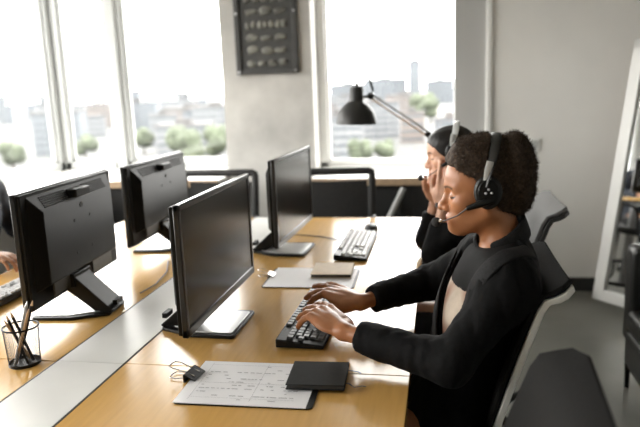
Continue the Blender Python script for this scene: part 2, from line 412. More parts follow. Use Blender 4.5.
# ------------------------------------------------------------------ camera and light
VPD = np.array([126, 3280, 640.]); VPD /= np.linalg.norm(VPD)
VPF = np.array([120, -131, 640.]); VPF -= VPD*(VPF@VPD); VPF /= np.linalg.norm(VPF)
RT = np.cross(VPD, VPF); WC = np.stack([RT, VPF, -VPD])                # rows: world X, Y, Z in camera (x right, y down, z forward)
cam = bpy.data.cameras.new('camera'); co = bpy.data.objects.new('camera', cam); COL.objects.link(co)
cx, cy, cz = WC[:, 0], -WC[:, 1], -WC[:, 2]
co.matrix_world = Matrix([[cx[0], cy[0], cz[0], 0], [cx[1], cy[1], cz[1], 0], [cx[2], cy[2], cz[2], 1.39], [0, 0, 0, 1]])
cam.sensor_width = 36; cam.lens = 36; cam.clip_start = .05; cam.clip_end = 6000
cam.dof.use_dof = True; cam.dof.focus_distance = 1.58; cam.dof.aperture_fstop = 2.4; cam.dof.aperture_blades = 7
scene.camera = co
w = bpy.data.worlds.new('overcast_sky'); scene.world = w; w.use_nodes = True
bg = w.node_tree.nodes['Background']; bg.inputs['Color'].default_value = (1.0, .985, .945, 1); bg.inputs['Strength'].default_value = 13.0
vs = scene.view_settings; vs.view_transform = 'Standard'; vs.look = 'None'; vs.exposure = 0.09; vs.gamma = 1; vs.use_curve_mapping = False
scene.cycles.max_bounces = 10; scene.cycles.diffuse_bounces = 6; scene.cycles.transparent_max_bounces = 12; scene.cycles.sample_clamp_indirect = 8
scene.cycles.caustics_reflective = False
def portal(name, loc, rot, sx, sy):
    l = bpy.data.lights.new(name, 'AREA'); l.shape = 'RECTANGLE'; l.size = sx; l.size_y = sy; l.cycles.is_portal = True
    o = bpy.data.objects.new(name, l); COL.objects.link(o); o.location = loc; o.rotation_euler = rot
portal('daylight_portal_side', (-3.0, 2.05, 1.65), (0, -PI/2, 0), 1.6, 5.0)
portal('daylight_portal_back', (-1.4, 4.62, 1.8), (-PI/2, 0, 0), 3.2, 1.9)

# ------------------------------------------------------------------ the room
struct('floor', (-3.2, 3.2, -3.1, 4.9, -.1, 0), M['floor'])
struct('ceiling', (-3.2, 3.3, -3.1, 4.9, 2.9, 3.0), M['ceiling'])
struct('wall_right', (3.2, 3.3, -3.1, 4.9, 0, 2.9), M['white'])
struct('wall_front', (-3.2, 3.2, -3.2, -3.1, 0, 2.9), M['white'])
struct('wall_back', (.30, 3.2, 4.35, 4.6, 0, 2.9), M['wall'])
struct('trim_1', (.094, .30, 4.352, 4.6, 0, 2.9), M['pier'])
struct('trim_2', (.292, .326, 4.325, 4.36, 0, 2.9), M['white'], .006)
struct('baseboard_back', (.33, 3.2, 4.325, 4.35, 0, .09), M['base'])
struct('wall_back_column', (-1.47, -.84, 4.30, 4.75, 0, 2.9), M['concrete'])
for nm, x0, x1 in (('wall_back_parapet_left', -3.2, -1.47), ('wall_back_parapet_right', -.84, .104)):
    struct(nm, (x0, x1, 4.47, 4.75, 0, .84), M['white']); struct(nm.replace('parapet', 'header'), (x0, x1, 4.47, 4.75, 2.42, 2.9), M['white'])
struct('wall_left_parapet', (-3.2, -2.87, -3.1, 4.75, 0, .84), M['white']); struct('wall_left_header', (-3.2, -2.87, -3.1, 4.75, 2.42, 2.9), M['white'])
def window(n, axis, a0, a1, p, fw=.06, bottom=.06):
    """one window: frame with a rebate, a pane; axis 'x' runs along X at Y=p, 'y' runs along Y at X=p"""
    e = thing('window_%d' % n, (0, 0, 0), None, None); e['kind'] = 'structure'
    q = MB(); z0, z1 = .84, 2.42
    def bx(u0, u1, v0, v1, d0, d1):
        if axis == 'x': q.box(u0, u1, p+d0, p+d1, v0, v1)
        else: q.box(p-d1, p-d0, u0, u1, v0, v1)
    for d0, d1, g in ((-.03, .05, 0), (-.005, .03, .018)):
        bx(a0, a0+fw+g, z0, z1, d0, d1); bx(a1-fw-g, a1, z0, z1, d0, d1); bx(a0, a1, z0, z0+bottom+g, d0, d1); bx(a0, a1, z1-fw-g, z1, d0, d1)
    q.build('window_frame', M['frame'] if axis == 'x' and a1 < -1 and p > 0 or axis == 'y' else M['white'], e, .004)
    g = MB(); 
    if axis == 'x': g.box(a0+fw, a1-fw, p+.010, p+.016, z0+bottom, z1-fw)
    else: g.box(p-.016, p-.010, a0+fw, a1-fw, z0+bottom, z1-fw)
    g.build('glass_pane', M['glass'], e)
window(1, 'x', -.84, .20, 4.53, .055, .030)
window(2, 'x', -2.36, -1.45, 4.58, .04)
window(3, 'x', -2.87, -2.42, 4.58, .04)
struct('trim_3', (-2.43, -2.35, 4.52, 4.66, .84, 2.42), M['frame'], .006)
struct('trim_4', (-2.98, -2.86, 4.555, 4.66, .84, 2.42), M['frame'], .006)
yy = 4.555
for k in range(4):
    window(4+k, 'y', yy-1.24, yy, -2.92, .05); yy -= 1.25
struct('wall_left_pier', (-3.2, -2.87, -3.1, -.46, .84, 2.42), M['white'])
# ledges under the windows, with the dark casing below
q = MB(); q.box(-2.87, -1.47, 4.08, 4.50, .78, .812); tag(q.build('trim_5', M['ledge'], None, .004), kind='structure')
q = MB(); q.box(-2.87, -2.44, -3.0, 4.08, .78, .812); tag(q.build('trim_6', M['ledge'], None, .004), kind='structure')
q = MB(); q.box(-.84, .104, 4.08, 4.50, .78, .812); tag(q.build('trim_7', M['ledge'], None, .004), kind='structure')
struct('trim_8', (-.84, .104, 4.07, 4.08, .765, .812), M['ledge_edge']); struct('trim_9', (-2.44, -1.47, 4.07, 4.08, .765, .812), M['ledge_edge'])
struct('trim_10', (-2.44, -2.43, -3.0, 4.07, .765, .812), M['ledge_edge'])
def casing(name, x0, x1, y0, y1, label, slats):
    e = thing(name, ((x0+x1)/2, (y0+y1)/2, 0), label, 'radiator cover'); cx_, cy_ = (x0+x1)/2, (y0+y1)/2
    boxobj('casing', (x0-cx_, x1-cx_, y0-cy_+.012, y1-cy_, 0, .775), M['rail'], e, .004)
    for i in range(slats):
        a = x0-cx_+(x1-x0)*(i+.12)/slats; b = x0-cx_+(x1-x0)*(i+.88)/slats
        boxobj('front_panel', (a, b, y0-cy_, y0-cy_+.012, .06, .74), M['rail'], e, .003)
casing('radiator_cover', -.83, .10, 4.10, 4.46, 'black panelled radiator cover under the right-hand window ledge', 3)
casing('radiator_cover', -2.40, -1.48, 4.10, 4.46, 'dark radiator cover under the window ledge left of the concrete column', 3)

# ------------------------------------------------------------------ plaque on the column, switch, mirror
e = thing('wall_plaque', (-1.14, 4.30, 1.5), 'dark framed relief plaque hanging on the concrete column', 'plaque')
q = MB(); W, H = .43, .66
q.box(-W/2, -W/2+.035, -.03, 0, 0, H); q.box(W/2-.035, W/2, -.03, 0, 0, H); q.box(-W/2, W/2, -.03, 0, 0, .035); q.box(-W/2, W/2, -.03, 0, H-.035, H); q.build('plaque_frame', M['plaque'], e, .004)
boxobj('backing', (-W/2+.03, W/2-.03, -.012, 0, .03, H-.03), M['plaque'], e)
for r_ in range(7):
    z = .075+r_*.083; n_ = (4, 3, 3, 7, 3, 5, 4)[r_]
    for k in range(n_):
        x = -.145+.29*(k+.5)/n_; ww = .29/n_*.40
        q = MB(); q.ball((x+random.uniform(-.006, .006), -.014, z+random.uniform(-.006, .006)), (ww*1.15, .012, random.uniform(.016, .030)), seg=12)
        q.cyl((x-ww*.9, -.014, z-.02), (x+ww*.9, -.014, z+random.uniform(-.012, .012)), .008, seg=8); tag(q.build('relief_block', M['relief'], e), 'worn grey raised block')
for sx in (-1, 1):
    for z in (.018, .40):
        q = MB(); q.cyl((sx*(W/2-.018), -.03, z), (sx*(W/2-.018), -.036, z), .008, seg=12); q.build('screw', M['silver'], e)
e = thing('light_switch', (.597, 4.35, .98), 'small pale wall switch on the grey wall behind the curly-haired woman', 'switch')
boxobj('switch_plate', (-.04, .04, -.01, 0, -.045, .045), M['white'], e, .004)
boxobj('rocker', (-.022, .022, -.014, -.008, -.028, .028), M['frame'], e, .003)

# leaning floor mirror
nrm = Vector((-.645, -.764, .105)).normalized(); dx = Vector((.764, -.645, 0)).normalized(); upv = nrm.cross(dx).normalized()
if upv.z < 0: upv = -upv
rl = R(3.8); dX = (dx*math.cos(rl)-upv*math.sin(rl)).normalized(); uX = (upv*math.cos(rl)+dx*math.sin(rl)).normalized()
e = thing('floor_mirror', (.93, 4.03, .055), 'tall white framed floor mirror leaning in the corner by the grey wall', 'mirror')
e.rotation_euler = Matrix((dX, -nrm, uX)).transposed().to_euler()
MW, MH = .62, 1.56
q = MB(); fwid = .066
q.box(0, fwid, -.02, .02, 0, MH); q.box(MW-fwid, MW, -.02, .02, 0, MH); q.box(0, MW, -.02, .02, 0, fwid); q.box(0, MW, -.02, .02, MH-fwid, MH)
q.box(fwid-.012, fwid+.006, -.026, .01, fwid-.012, MH-fwid+.012); q.box(MW-fwid-.006, MW-fwid+.012, -.026, .01, fwid-.012, MH-fwid+.012); q.box(fwid, MW-fwid, -.026, .01, fwid-.012, fwid+.006)
q.build('mirror_frame', M['white'], e, .006)
boxobj('mirror_glass', (fwid-.01, MW-fwid+.01, -.006, .006, fwid-.01, MH-fwid+.01), M['mirror'], e)
boxobj('backing_board', (.01, MW-.01, .012, .024, .01, MH-.01), M['ledge_edge'], e)

# ------------------------------------------------------------------ desks
DZ = .74
def desk(x0, x1, y0, y1, label, group=None):
    e = thing('desk', ((x0+x1)/2, (y0+y1)/2, 0), label, 'desk'); hx, hy = (x1-x0)/2-.0008, (y1-y0)/2-.0009
    boxobj('desktop', (-hx, hx, -hy, hy, DZ-.026, DZ), M['wood'], e, .0016)
    for sx in (-1, 1):
        for sy in (-1, 1):
            boxobj('leg', (sx*(hx-.09)-.025, sx*(hx-.09)+.025, sy*(hy-.09)-.025, sy*(hy-.09)+.025, 0, DZ-.026), M['deskleg'], e, .004)
    for sy in (-1, 1): boxobj('under_rail', (-hx+.1, hx-.1, sy*(hy-.09)-.015, sy*(hy-.09)+.015, DZ-.07, DZ-.026), M['deskleg'], e, .003)
desk(-.768, -.068, -.43, 1.37, 'maple desk in the right foreground under the black notebook')
desk(-.768, -.068, 1.37, 3.17, 'maple desk on the right running back to the far chair, with two keyboards on it')
desk(-1.655, -.954, -.43, 1.365, 'maple desk in the left foreground nearest the camera')
desk(-1.655, -.954, 1.365, 3.17, 'maple desk on the left under two monitors seen from behind')
for y0, y1, lb in ((-.43, 1.3675, 'light grey filler strip between the two foreground desks'), (1.3675, 3.17, 'light grey filler strip between the two far desks, behind the monitors')):
    e = thing('desk_filler_strip', (-.861, (y0+y1)/2, DZ), lb, 'strip'); h = (y1-y0)/2-.0006
    boxobj('cover_plate', (-.0885, .0885, -h, h, -.02, .0005), M['strip'], e, .001)
    for sx in (-1, 1): boxobj('edge_trim', (sx*.0908-.0022, sx*.0908+.0024, -h, h, -.02, .0002), M['gap'], e)
    for sy in (-1, 1): boxobj('support_post', (-.02, .02, sy*(h-.3)-.02, sy*(h-.3)+.02, -DZ, -.12), M['deskleg'], e, .003)
    boxobj('cable_tray', (-.08, .08, -h+.05, h-.25, -.12, -.1), M['deskleg'], e)

# ------------------------------------------------------------------ monitors
def monitor(loc, rz, w, h, zb, label, by=0):
    """local: screen faces +x, width along y, origin on the desk below the screen's middle"""
    e = thing('computer_monitor', loc, label, 'monitor', rz, 'flat computer monitors on the desks'); hw = w/2; b = .016; t = .016
    q = MB()
    q.box(-t, 0, -hw, -hw+b, zb, zb+h); q.box(-t, 0, hw-b, hw, zb, zb+h); q.box(-t, 0, -hw, hw, zb, zb+b+.008); q.box(-t, 0, -hw, hw, zb+h-b, zb+h)
    bz = q.build('bezel', M['bezel'], e, .003)
    boxobj('screen', (-.012, -.003, -hw+b-.002, hw-b+.002, zb+b+.006, zb+h-b+.002), M['screen'], e)
    # back shell: a slab, then a raised block with chamfered shoulders
    q = MB(); q.box(-t-.012, -t+.001, -hw+.004, hw-.004, zb+.004, zb+h-.004)
    o0 = (-hw+.030, hw-.030, zb+.05, zb+h-.012); o1 = (-hw+.062, hw-.062, zb+.065, zb+h-.060); xa, xb = -t-.012, -t-.040
    A = [q.bm.verts.new(p) for p in ((xa, o0[0], o0[2]), (xa, o0[1], o0[2]), (xa, o0[1], o0[3]), (xa, o0[0], o0[3]))]
    B_ = [q.bm.verts.new(p) for p in ((xb, o1[0], o1[2]), (xb, o1[1], o1[2]), (xb, o1[1], o1[3]), (xb, o1[0], o1[3]))]
    for i in range(4): q.bm.faces.new((A[i], A[(i+1) % 4], B_[(i+1) % 4], B_[i]))
    q.bm.faces.new(B_); sh = q.build('back_shell', M['shellback'], e, .003)
    for sy in (-1, 1):                       # recessed vents on the upper shoulder
        q = MB(); y0, y1 = sy*.055, sy*(hw-.085)
        for k in range(6):
            f_ = .22+.11*k; x = xa+(xb-xa)*f_; z = o0[3]+(o1[3]-o0[3])*f_
            q.box(x-.0016, x+.0016, min(y0, y1), max(y0, y1), z-.0012, z+.0022)
        q.build('vent', M['black'], sh)
    q = MB(); q.box(xb-.012, xa+.004, -.045, .045, zb+h-.047, zb+h-.022); q.build('carry_handle', M['black'], e, .004)
    q = MB(); q.cyl((xb-.001, 0, zb+h-.075), (xb+.004, 0, zb+h-.075), .009, seg=20); q.build('emblem', M['black'], sh)
    for sy in (-1, 1):
        for sz in (-1, 1):
            q = MB(); q.cyl((xb-.001, sy*.05, zb+h*.5+sz*.05), (xb+.004, sy*.05, zb+h*.5+sz*.05), .005, seg=12); q.build('screw_hole', M['blackmat'], sh)
    for y0, y1 in ((-hw+.09, -.05), (.05, hw-.09)):
        boxobj('connector_panel', (xb+.008, xb+.014, y0, y1, zb+.022, zb+.062), M['shelllight'], e, .002)
    # slanting arm and base plate
    q = MB(); q.prism([(-.018, zb+.040), (-.050, zb+.058), (-.066, zb+.040), (-.168, .012), (-.158, .004), (-.12, .004), (-.030, zb+.005)], 'y', by-.047, by+.047); q.build('stand_arm', M['black'], e, .003)
    q = MB(); q.box(-.060, -.035, by-.055, by+.055, zb+.018, zb+.060); q.build('hinge_block', M['shellback'], e, .004)
    q = MB(); q.box(-.172, -.158, by-.022, by+.022, .024, .038); q.build('cable_clip', M['black'], e)
    bo = [(-.160, -.055), (-.160, .055), (-.06, .10), (.058, .104), (.066, .096), (.066, -.096), (.058, -.104), (-.06, -.10)]
    q = MB(); q.prism([(x, y+by) for x, y in bo], 'z', 0, .010); bp = q.build('base_plate', M['black'], e, .003)
    q = MB(); q.prism([(x*.80+(.004 if x > 0 else 0), by+y*.84) for x, y in bo], 'z', .0095, .0125); tag(q.build('base_inlay', M['silver'], bp, .001), 'silver top of the monitor base')
    return e
monitor((-.609, 1.69, DZ), 0, .582, .333, .058, 'front monitor of the right-hand row, its dark screen facing the curly-haired woman', -.045)
monitor((-.588, 2.555, DZ), R(-2), .575, .338, .062, 'rear monitor of the right-hand row, beside the far keyboard', -.065)
monitor((-1.150, 1.78, DZ), R(180+4), .56, .332, .070, 'front monitor of the left-hand row seen from behind, next to the wire pen cup', .045)
monitor((-1.215, 2.56, DZ), R(180+2), .62, .318, .066, 'rear monitor of the left-hand row seen from behind, in front of the windows', .03)

# ------------------------------------------------------------------ keyboards
def key_mesh(w, d, m):
    q = MB(); h = .0065; a, b = w/2-.0009, d/2-.0009
    V0 = [q.bm.verts.new((x, y, 0)) for x, y in ((-b, -a), (b, -a), (b, a), (-b, a))]; V1 = [q.bm.verts.new((x*.80, y-(.0018 if y > 0 else -.0018), h)) for x, y in ((-b, -a), (b, -a), (b, a), (-b, a))]
    q.bm.faces.new(V1); q.bm.faces.new(V0[::-1])
    for i in range(4): q.bm.faces.new((V0[i], V0[(i+1) % 4], V1[(i+1) % 4], V1[i]))
    bmesh.ops.recalc_face_normals(q.bm, faces=q.bm.faces[:])
    me = bpy.data.meshes.new('key'); q.bm.to_mesh(me); q.bm.free(); me.materials.append(m); return me
def keyboard(loc, rz, label, km):
    """local: x towards the typist, y along the length, origin on the desk"""
    e = thing('keyboard', loc, label, 'keyboard', rz); U = .0190; L = .45; D = .126
    q = MB(); q.prism([(-D/2, .004), (D/2, .004), (D/2, .013), (-D/2, .027)], 'y', -L/2, L/2); q.build('body', M['black'], e, .003)
    for sy in (-1, 1): boxobj('foot', (-D/2+.01, -D/2+.03, sy*.19-.015, sy*.19+.015, 0, .006), M['black'], e)
    q = MB(); q.box(D/2-.035, D/2-.012, -.02, .02, 0, .005); q.build('rubber_pad', M['blackmat'], e)
    tilt = math.atan2(-.014, D); cache = {}
    def put(u, row, wu):
        k = round(wu, 2)
        if k not in cache: cache[k] = key_mesh(wu*U, U, km)
        o = link('key', cache[k], e); y = -L/2+.007+(u+wu/2)*U; x = -D/2+.006+(row+.5)*U+(0 if row else -.003)
        o.location = (x, -y, .027+(-.014)*(x+D/2)/D-.0005); o.rotation_euler = (0, -tilt, 0)
    put(0, 0, 1)
    for k in range(12): put(2+k+(.5 if k > 3 else 0)+(.5 if k > 7 else 0), 0, 1)
    for k in range(3): put(15.3+k, 0, 1)
    for k in range(13): put(k, 1, 1)
    put(13, 1, 2); put(0, 2, 1.5)
    for k in range(12): put(1.5+k, 2, 1)
    put(13.5, 2, 1.5); put(0, 3, 1.75)
    for k in range(11): put(1.75+k, 3, 1)
    put(12.75, 3, 2.25); put(0, 4, 2.25)
    for k in range(10): put(2.25+k, 4, 1)
    put(12.25, 4, 2.75)
    u = 0
    for wu in (1.5, 1.25, 1.25, 6.5, 1.25, 1.25, 2): put(u, 5, wu); u += wu
    for k in range(3): put(15.3+k, 1, 1); put(15.3+k, 2, 1); put(15.3+k, 5, 1)
    put(16.3, 4, 1)
    for r_ in (1, 2, 3, 4):
        for k in range(4 if r_ in (1, ) else 3): put(18.6+k, r_, 1)
    put(21.6, 2.5, 1); put(18.6, 5, 2); put(20.6, 5, 1)
    return e
keyboard((-.348, 1.715, DZ), R(-1), 'black keyboard under the typing hands of the curly-haired woman', M['key'])
keyboard((-.338, 2.555, DZ), R(0), 'keyboard with window glare coloured into its keys on the far part of the right-hand desk', M['keyglare'])
keyboard((-1.445, 1.80, DZ), R(180), 'keyboard with glare-coloured keys at the left picture edge behind the front monitor', M['keyglare'])
e = thing('computer_mouse', (-.312, 2.865, DZ), 'black computer mouse just beyond the far keyboard', 'mouse', R(95))
q = MB(); q.ball((0, 0, .010), (.055, .032, .024), seg=24); bm_ = q.bm
for v in bm_.verts: v.co.z = max(v.co.z, .001)
q.build('mouse_body', M['black'], e); q = MB(); q.cyl((.028, -.004, .030), (.028, .004, .030), .007, seg=14); q.build('scroll_wheel', M['blackmat'], e)
# cable of the far keyboard trailing to the strip
q = MB(); q.tube([(-.41, 2.62, DZ+.010), (-.45, 2.68, DZ+.004), (-.52, 2.73, DZ+.003), (-.62, 2.76, DZ+.003), (-.74, 2.80, DZ+.003)], .0022)
tag(q.build('keyboard_cable', M['wire']), 'thin dark cable running from the far keyboard behind its monitor', 'cable')
q = MB(); q.tube([(-.985, 1.90, DZ+.003), (-.975, 2.0, DZ+.003), (-1.00, 2.15, DZ+.003), (-1.06, 2.30, DZ+.003)], .0022)
tag(q.build('monitor_cable', M['wire']), 'thin grey cable lying on the left desk between the two monitors', 'cable')

# ------------------------------------------------------------------ papers, clips and notebooks
def paper(loc, rz, w, l, label, name='paper_sheet', lines=True, group=None):
    """local: x is the long side"""
    q = MB(); n = 14; top = [[(-l/2+l*i/n, -w/2+w*j/8, .0012+.0010*math.sin(i*.9)*math.sin(j*.8)*(1 if i > 2 else .2)) for j in range(9)] for i in range(n+1)]
    q.grid([top, [[(x, y, z-.0008) for x, y, z in r_] for r_ in top]])
    if lines:
        q.mi = 1; rg = random.Random(3)
        def dash(x0, x1, y0, y1):
            z = .0030; q.quad((x0, y0, z), (x1, y0, z), (x1, y1, z), (x0, y1, z))
        ys = -w/2+.018
        for r_ in range(11):
            y = -w/2+.020+r_*(w-.04)/10.5; x = -l/2+.035
            if r_ == 5: dash(-l/2+.03, l/2-.02, y-.006, y-.0052)
            if r_ in (0, 10): dash(-l/2+.03, l/2-.03, y+.006, y+.0066)
            while x < l/2-.03:
                wd = rg.uniform(.004, .018)
                if rg.random() < (.78 if r_ in (1, 3, 4, 6, 8) else .22): dash(x, x+wd, y-.0013, y+.0013)
                x += wd+rg.uniform(.002, .006)
        for x in (-l/2+.028, .02): dash(x, x+.0006, -w/2+.014, w/2-.014)
    o = q.build(name, [M['paper'], M['ink']]); o.location = loc; o.rotation_euler = (0, 0, rz); return tag(o, label, 'paper', group)
def clipboard(loc, rz, w, l, label):
    e = thing('clipboard', loc, label, 'clipboard', rz)
    q = MB(); r_ = .012; P = []
    for cx_, cy_, a0 in ((l/2-r_, w/2-r_, 0), (-l/2+r_, w/2-r_, 90), (-l/2+r_, -w/2+r_, 180), (l/2-r_, -w/2+r_, 270)):
        P += [(cx_+r_*math.cos(R(a0+a)), cy_+r_*math.sin(R(a0+a))) for a in (0, 30, 60, 90)]
    q.prism(P, 'z', 0, .003); q.build('board', M['black'], e, .0008); return e
def binder_clip(loc, rz, label, m, s=1.):
    """local: jaws close towards +x, wire handles lie to -x"""
    e = thing('binder_clip', loc, label, 'clip', rz)
    q = MB(); q.prism([(-.012*s, -.0015), (-.012*s, .014*s), (-.009*s, .015*s), (.012*s, .0055), (.012*s, .0042), (-.008*s, .010*s), (-.008*s, -.0010)], 'y', -.022*s, .022*s); q.build('clip_body', m, e, .0008)
    for z0, lift in ((.013*s, .012), (.001, .001)):
        q = MB(); pts = [(.006*s, -.010*s, z0*.55+.001), (-.012*s, -.010*s, z0+.002), (-.034*s, -.014*s, z0+lift*.8), (-.044*s, -.012*s, z0+lift), (-.047*s, 0, z0+lift), (-.044*s, .012*s, z0+lift), (-.034*s, .014*s, z0+lift*.8), (-.012*s, .010*s, z0+.002), (.006*s, .010*s, z0*.55+.001)]
        q.tube(pts, .0011*s, seg=8); q.build('wire_handle', M['chrome'], e)
def notebook(loc, rz, w, l, t, label, cm, pm, ribbons=False, spine=None):
    e = thing('notebook', loc, label, 'notebook', rz)
    boxobj('cover', (-l/2, l/2, -w/2, w/2, t-.0025, t), cm, e, .0012); boxobj('cover', (-l/2, l/2, -w/2, w/2, 0, .0025), cm, e, .0012)
    boxobj('page_block', (-l/2+.003, l/2-.003, -w/2+.003, w/2-.002, .002, t-.002), pm, e)
    boxobj('spine', (-l/2, l/2, w/2-.003, w/2+.001, 0, t), spine or cm, e, .0012)
    if ribbons:
        for k, pts in enumerate(([(l/2-.01, .035, .006), (l/2+.006, .033, .004), (l/2+.022, .034, .0015), (l/2+.030, .026, .0012)], [(l/2-.01, -.03, .006), (l/2+.008, -.032, .003), (l/2+.020, -.045, .0013), (l/2+.036, -.037, .0012), (l/2+.045, -.040, .0012)])):
            q = MB(); q.tube(pts, .0009, seg=6, flat=(.0005, .0022, (0, 0, 1))); q.build('ribbon_marker', M['wire'], e)
clipboard((-.415, 1.292, DZ), R(1.5), .214, .304, 'black clipboard under the printed form in the right foreground')
paper((-.421, 1.292, DZ+.003), R(1.0), .212, .290, 'white printed form clipped to the foreground clipboard')
binder_clip((-.562, 1.308, DZ+.002), R(-6), 'black binder clip on the left end of the foreground form', M['black'], 1.25)
notebook((-.272, 1.326, DZ+.0065), R(3), .122, .130, .0125, 'small black notebook lying on the right end of the printed form', M['notebook'], M['pages'], True)
clipboard((-.440, 2.110, DZ), R(1.5), .225, .315, 'clipboard under blank white paper near the rear monitor')
paper((-.440, 2.110, DZ+.003), R(1.0), .232, .300, 'white paper on the clipboard between the two right-hand monitors', lines=False)
binder_clip((-.590, 2.120, DZ+.002), R(0), 'silver binder clip on the paper near the rear monitor', M['silver'])
notebook((-.377, 2.172, DZ+.0055), R(3), .150, .142, .014, 'tan notebook with a dark edge lying on the farther white paper', M['tan'], M['pages'], False)

# ------------------------------------------------------------------ pen cup and pencils
CUP = Vector((-1.027, 1.345, DZ))
e = thing('pen_cup', CUP, 'black wire mesh pen cup at the left picture edge', 'pen cup')
r0, r1, hc = .037, .042, .098
q = MB(); n = 46
for k in range(n):
    for sg in (-1, 1):
        pts = []
        for i in range(7):
            t = i/6; a = 2*PI*k/n+sg*t*.9; rr = r0+(r1-r0)*t; pts.append((rr*math.cos(a), rr*math.sin(a), .003+t*(hc-.004)))
        q.tube(pts, .00036, seg=3)
q.build('wire_mesh', M['wire'], e, smooth=False)
q = MB(); q.tube([(r1*math.cos(a*PI/20), r1*math.sin(a*PI/20), hc) for a in range(41)], .0024); q.build('rim', M['black'], e)
q = MB(); q.lathe([(0, 0), (r0+.001, 0), (r0+.001, .008), (r0-.001, .008), (r0-.001, .003), (0, .003)]); q.build('cup_base', M['black'], e)
pens = [((.018, .010, .006), (-.006, -.022, .145), 'black', 'black pencil leaning left, its tip well above the wire cup'), ((-.022, .012, .006), (.030, .020, .162), 'black', 'black pencil leaning right, the tallest in the wire cup'),
        ((-.014, -.016, .006), (.036, -.006, .150), 'pencilwood', 'bare wood pencil leaning right in the wire cup'), ((.020, -.014, .006), (-.038, .002, .128), 'black', 'black pencil leaning far to the left in the wire cup'),
        ((.002, .020, .006), (-.034, -.012, .118), 'pencilwood', 'wood toned pencil leaning left behind the black ones in the cup'), ((-.008, -.029, .006), (.004, .034, .155), 'silver', 'slim silver pen standing beside the tallest black pencil')]
for a, b, c, lb in pens:
    A, B_ = Vector(a), Vector(b); d = (B_-A).normalized()
    e2 = thing('pencil', CUP+A, lb, 'pencil', 0, None); 
    q = MB(); q.cyl((0, 0, 0), B_-A-d*.016, .0037, seg=6); q.build('pencil_barrel', M[c], e2)
    q = MB(); q.cyl(B_-A-d*.0162, B_-A-d*.003, .0036, .0010, seg=8); q.build('sharpened_end', M['pencilwood'] if c != 'silver' else M['silver'], e2)
    q = MB(); q.cyl(B_-A-d*.0032, B_-A, .0010, .0003, seg=6); q.build('lead_tip', M['black'], e2)

# ------------------------------------------------------------------ lamp clamped to the window ledge
Lm = Vector((.045, 4.092, .812)); e = thing('desk_lamp', Lm, 'black dome lamp on a jointed arm in front of the right-hand window', 'lamp')
KL = 3.55/3.0
def rel(p): return Vector((p[0]*KL, p[1]*KL, 1.39+(p[2]-1.39)*KL))-Lm
sc = rel((-.385, 3.0, 1.222)); tl = Matrix.Translation(sc) @ Matrix.Scale(1.09*KL, 4) @ Matrix.Rotation(R(2), 4, 'Y')
q = MB(); q.lathe([(.086, 0), (.0865, .004), (.084, .022), (.076, .048), (.060, .072), (.042, .088), (.031, .096), (.030, .100), (.0295, .150), (.024, .158), (.008, .160), (0, .160)], 40, tl); shd = q.build('lamp_shade', M['lampblack'], e)
q = MB(); q.lathe([(.084, .001), (.0815, .022), (.073, .046), (.057, .069), (.038, .085), (0, .09)], 40, tl); tag(q.build('shade_lining', M['lampin'], shd), 'pale inside of the lamp shade')
q = MB(); q.ball((0, 0, .040), (.026, .026, .034), tl); q.build('bulb', M['white'], shd)
q = MB(); q.cyl((0, 0, .158), (0, 0, .176), .007, .005, T=tl); q.build('shade_cap', M['black'], shd)
J = rel((-.314, 3.0, 1.348)); E2 = rel((-.055, 3.0, 1.166)); BT = Vector((-.002, -.002, .07))
q = MB(); q.cyl(J-Vector((0, .019, 0)), J+Vector((0, .019, 0)), .019, seg=20); q.cyl(J, sc+Vector((.014, 0, .142)), .008); q.build('head_joint', M['black'], e)
dirv = (E2-J).normalized(); pv = Vector((-dirv.z, 0, dirv.x))
for k in (-1, 1):
    q = MB(); q.cyl(J+pv*.011*k, E2+pv*.011*k, .0042, seg=10); q.build('upper_rod', M['brass'] if k < 0 else M['lampblack'], e)
q = MB(); q.cyl(E2-Vector((0, .015, 0)), E2+Vector((0, .015, 0)), .017, seg=20); q.build('elbow_joint', M['black'], e)
d2 = (BT-E2).normalized(); pv2 = d2.cross(Vector((0, 1, 0))).normalized()
for k in (-1, 1):
    q = MB(); q.cyl(E2+pv2*.010*k, BT+pv2*.010*k, .0042, seg=10); q.build('lower_rod', M['lampblack'], e)
q = MB(); q.tube([rel(p) for p in ((-.385, 3, 1.412), (-.382, 3, 1.435), (-.360, 3, 1.452), (-.335, 3, 1.448), (-.314, 3, 1.412), (-.305, 3, 1.375), (-.309, 3, 1.352))], .0072); q.build('lamp_cable', M['black'], e)
q = MB(); q.box(-.025, .025, -.034, .03, 0.0005, .012); q.cyl((-.002, 0, .01), (-.002, 0, .085), .010); q.box(-.02, .02, -.034, -.0245, -.072, .012); q.box(-.02, .02, -.034, .016, -.077, -.068); q.cyl((0, .005, -.072), (0, .005, -.0485), .006); q.build('ledge_clamp', M['black'], e, .002)

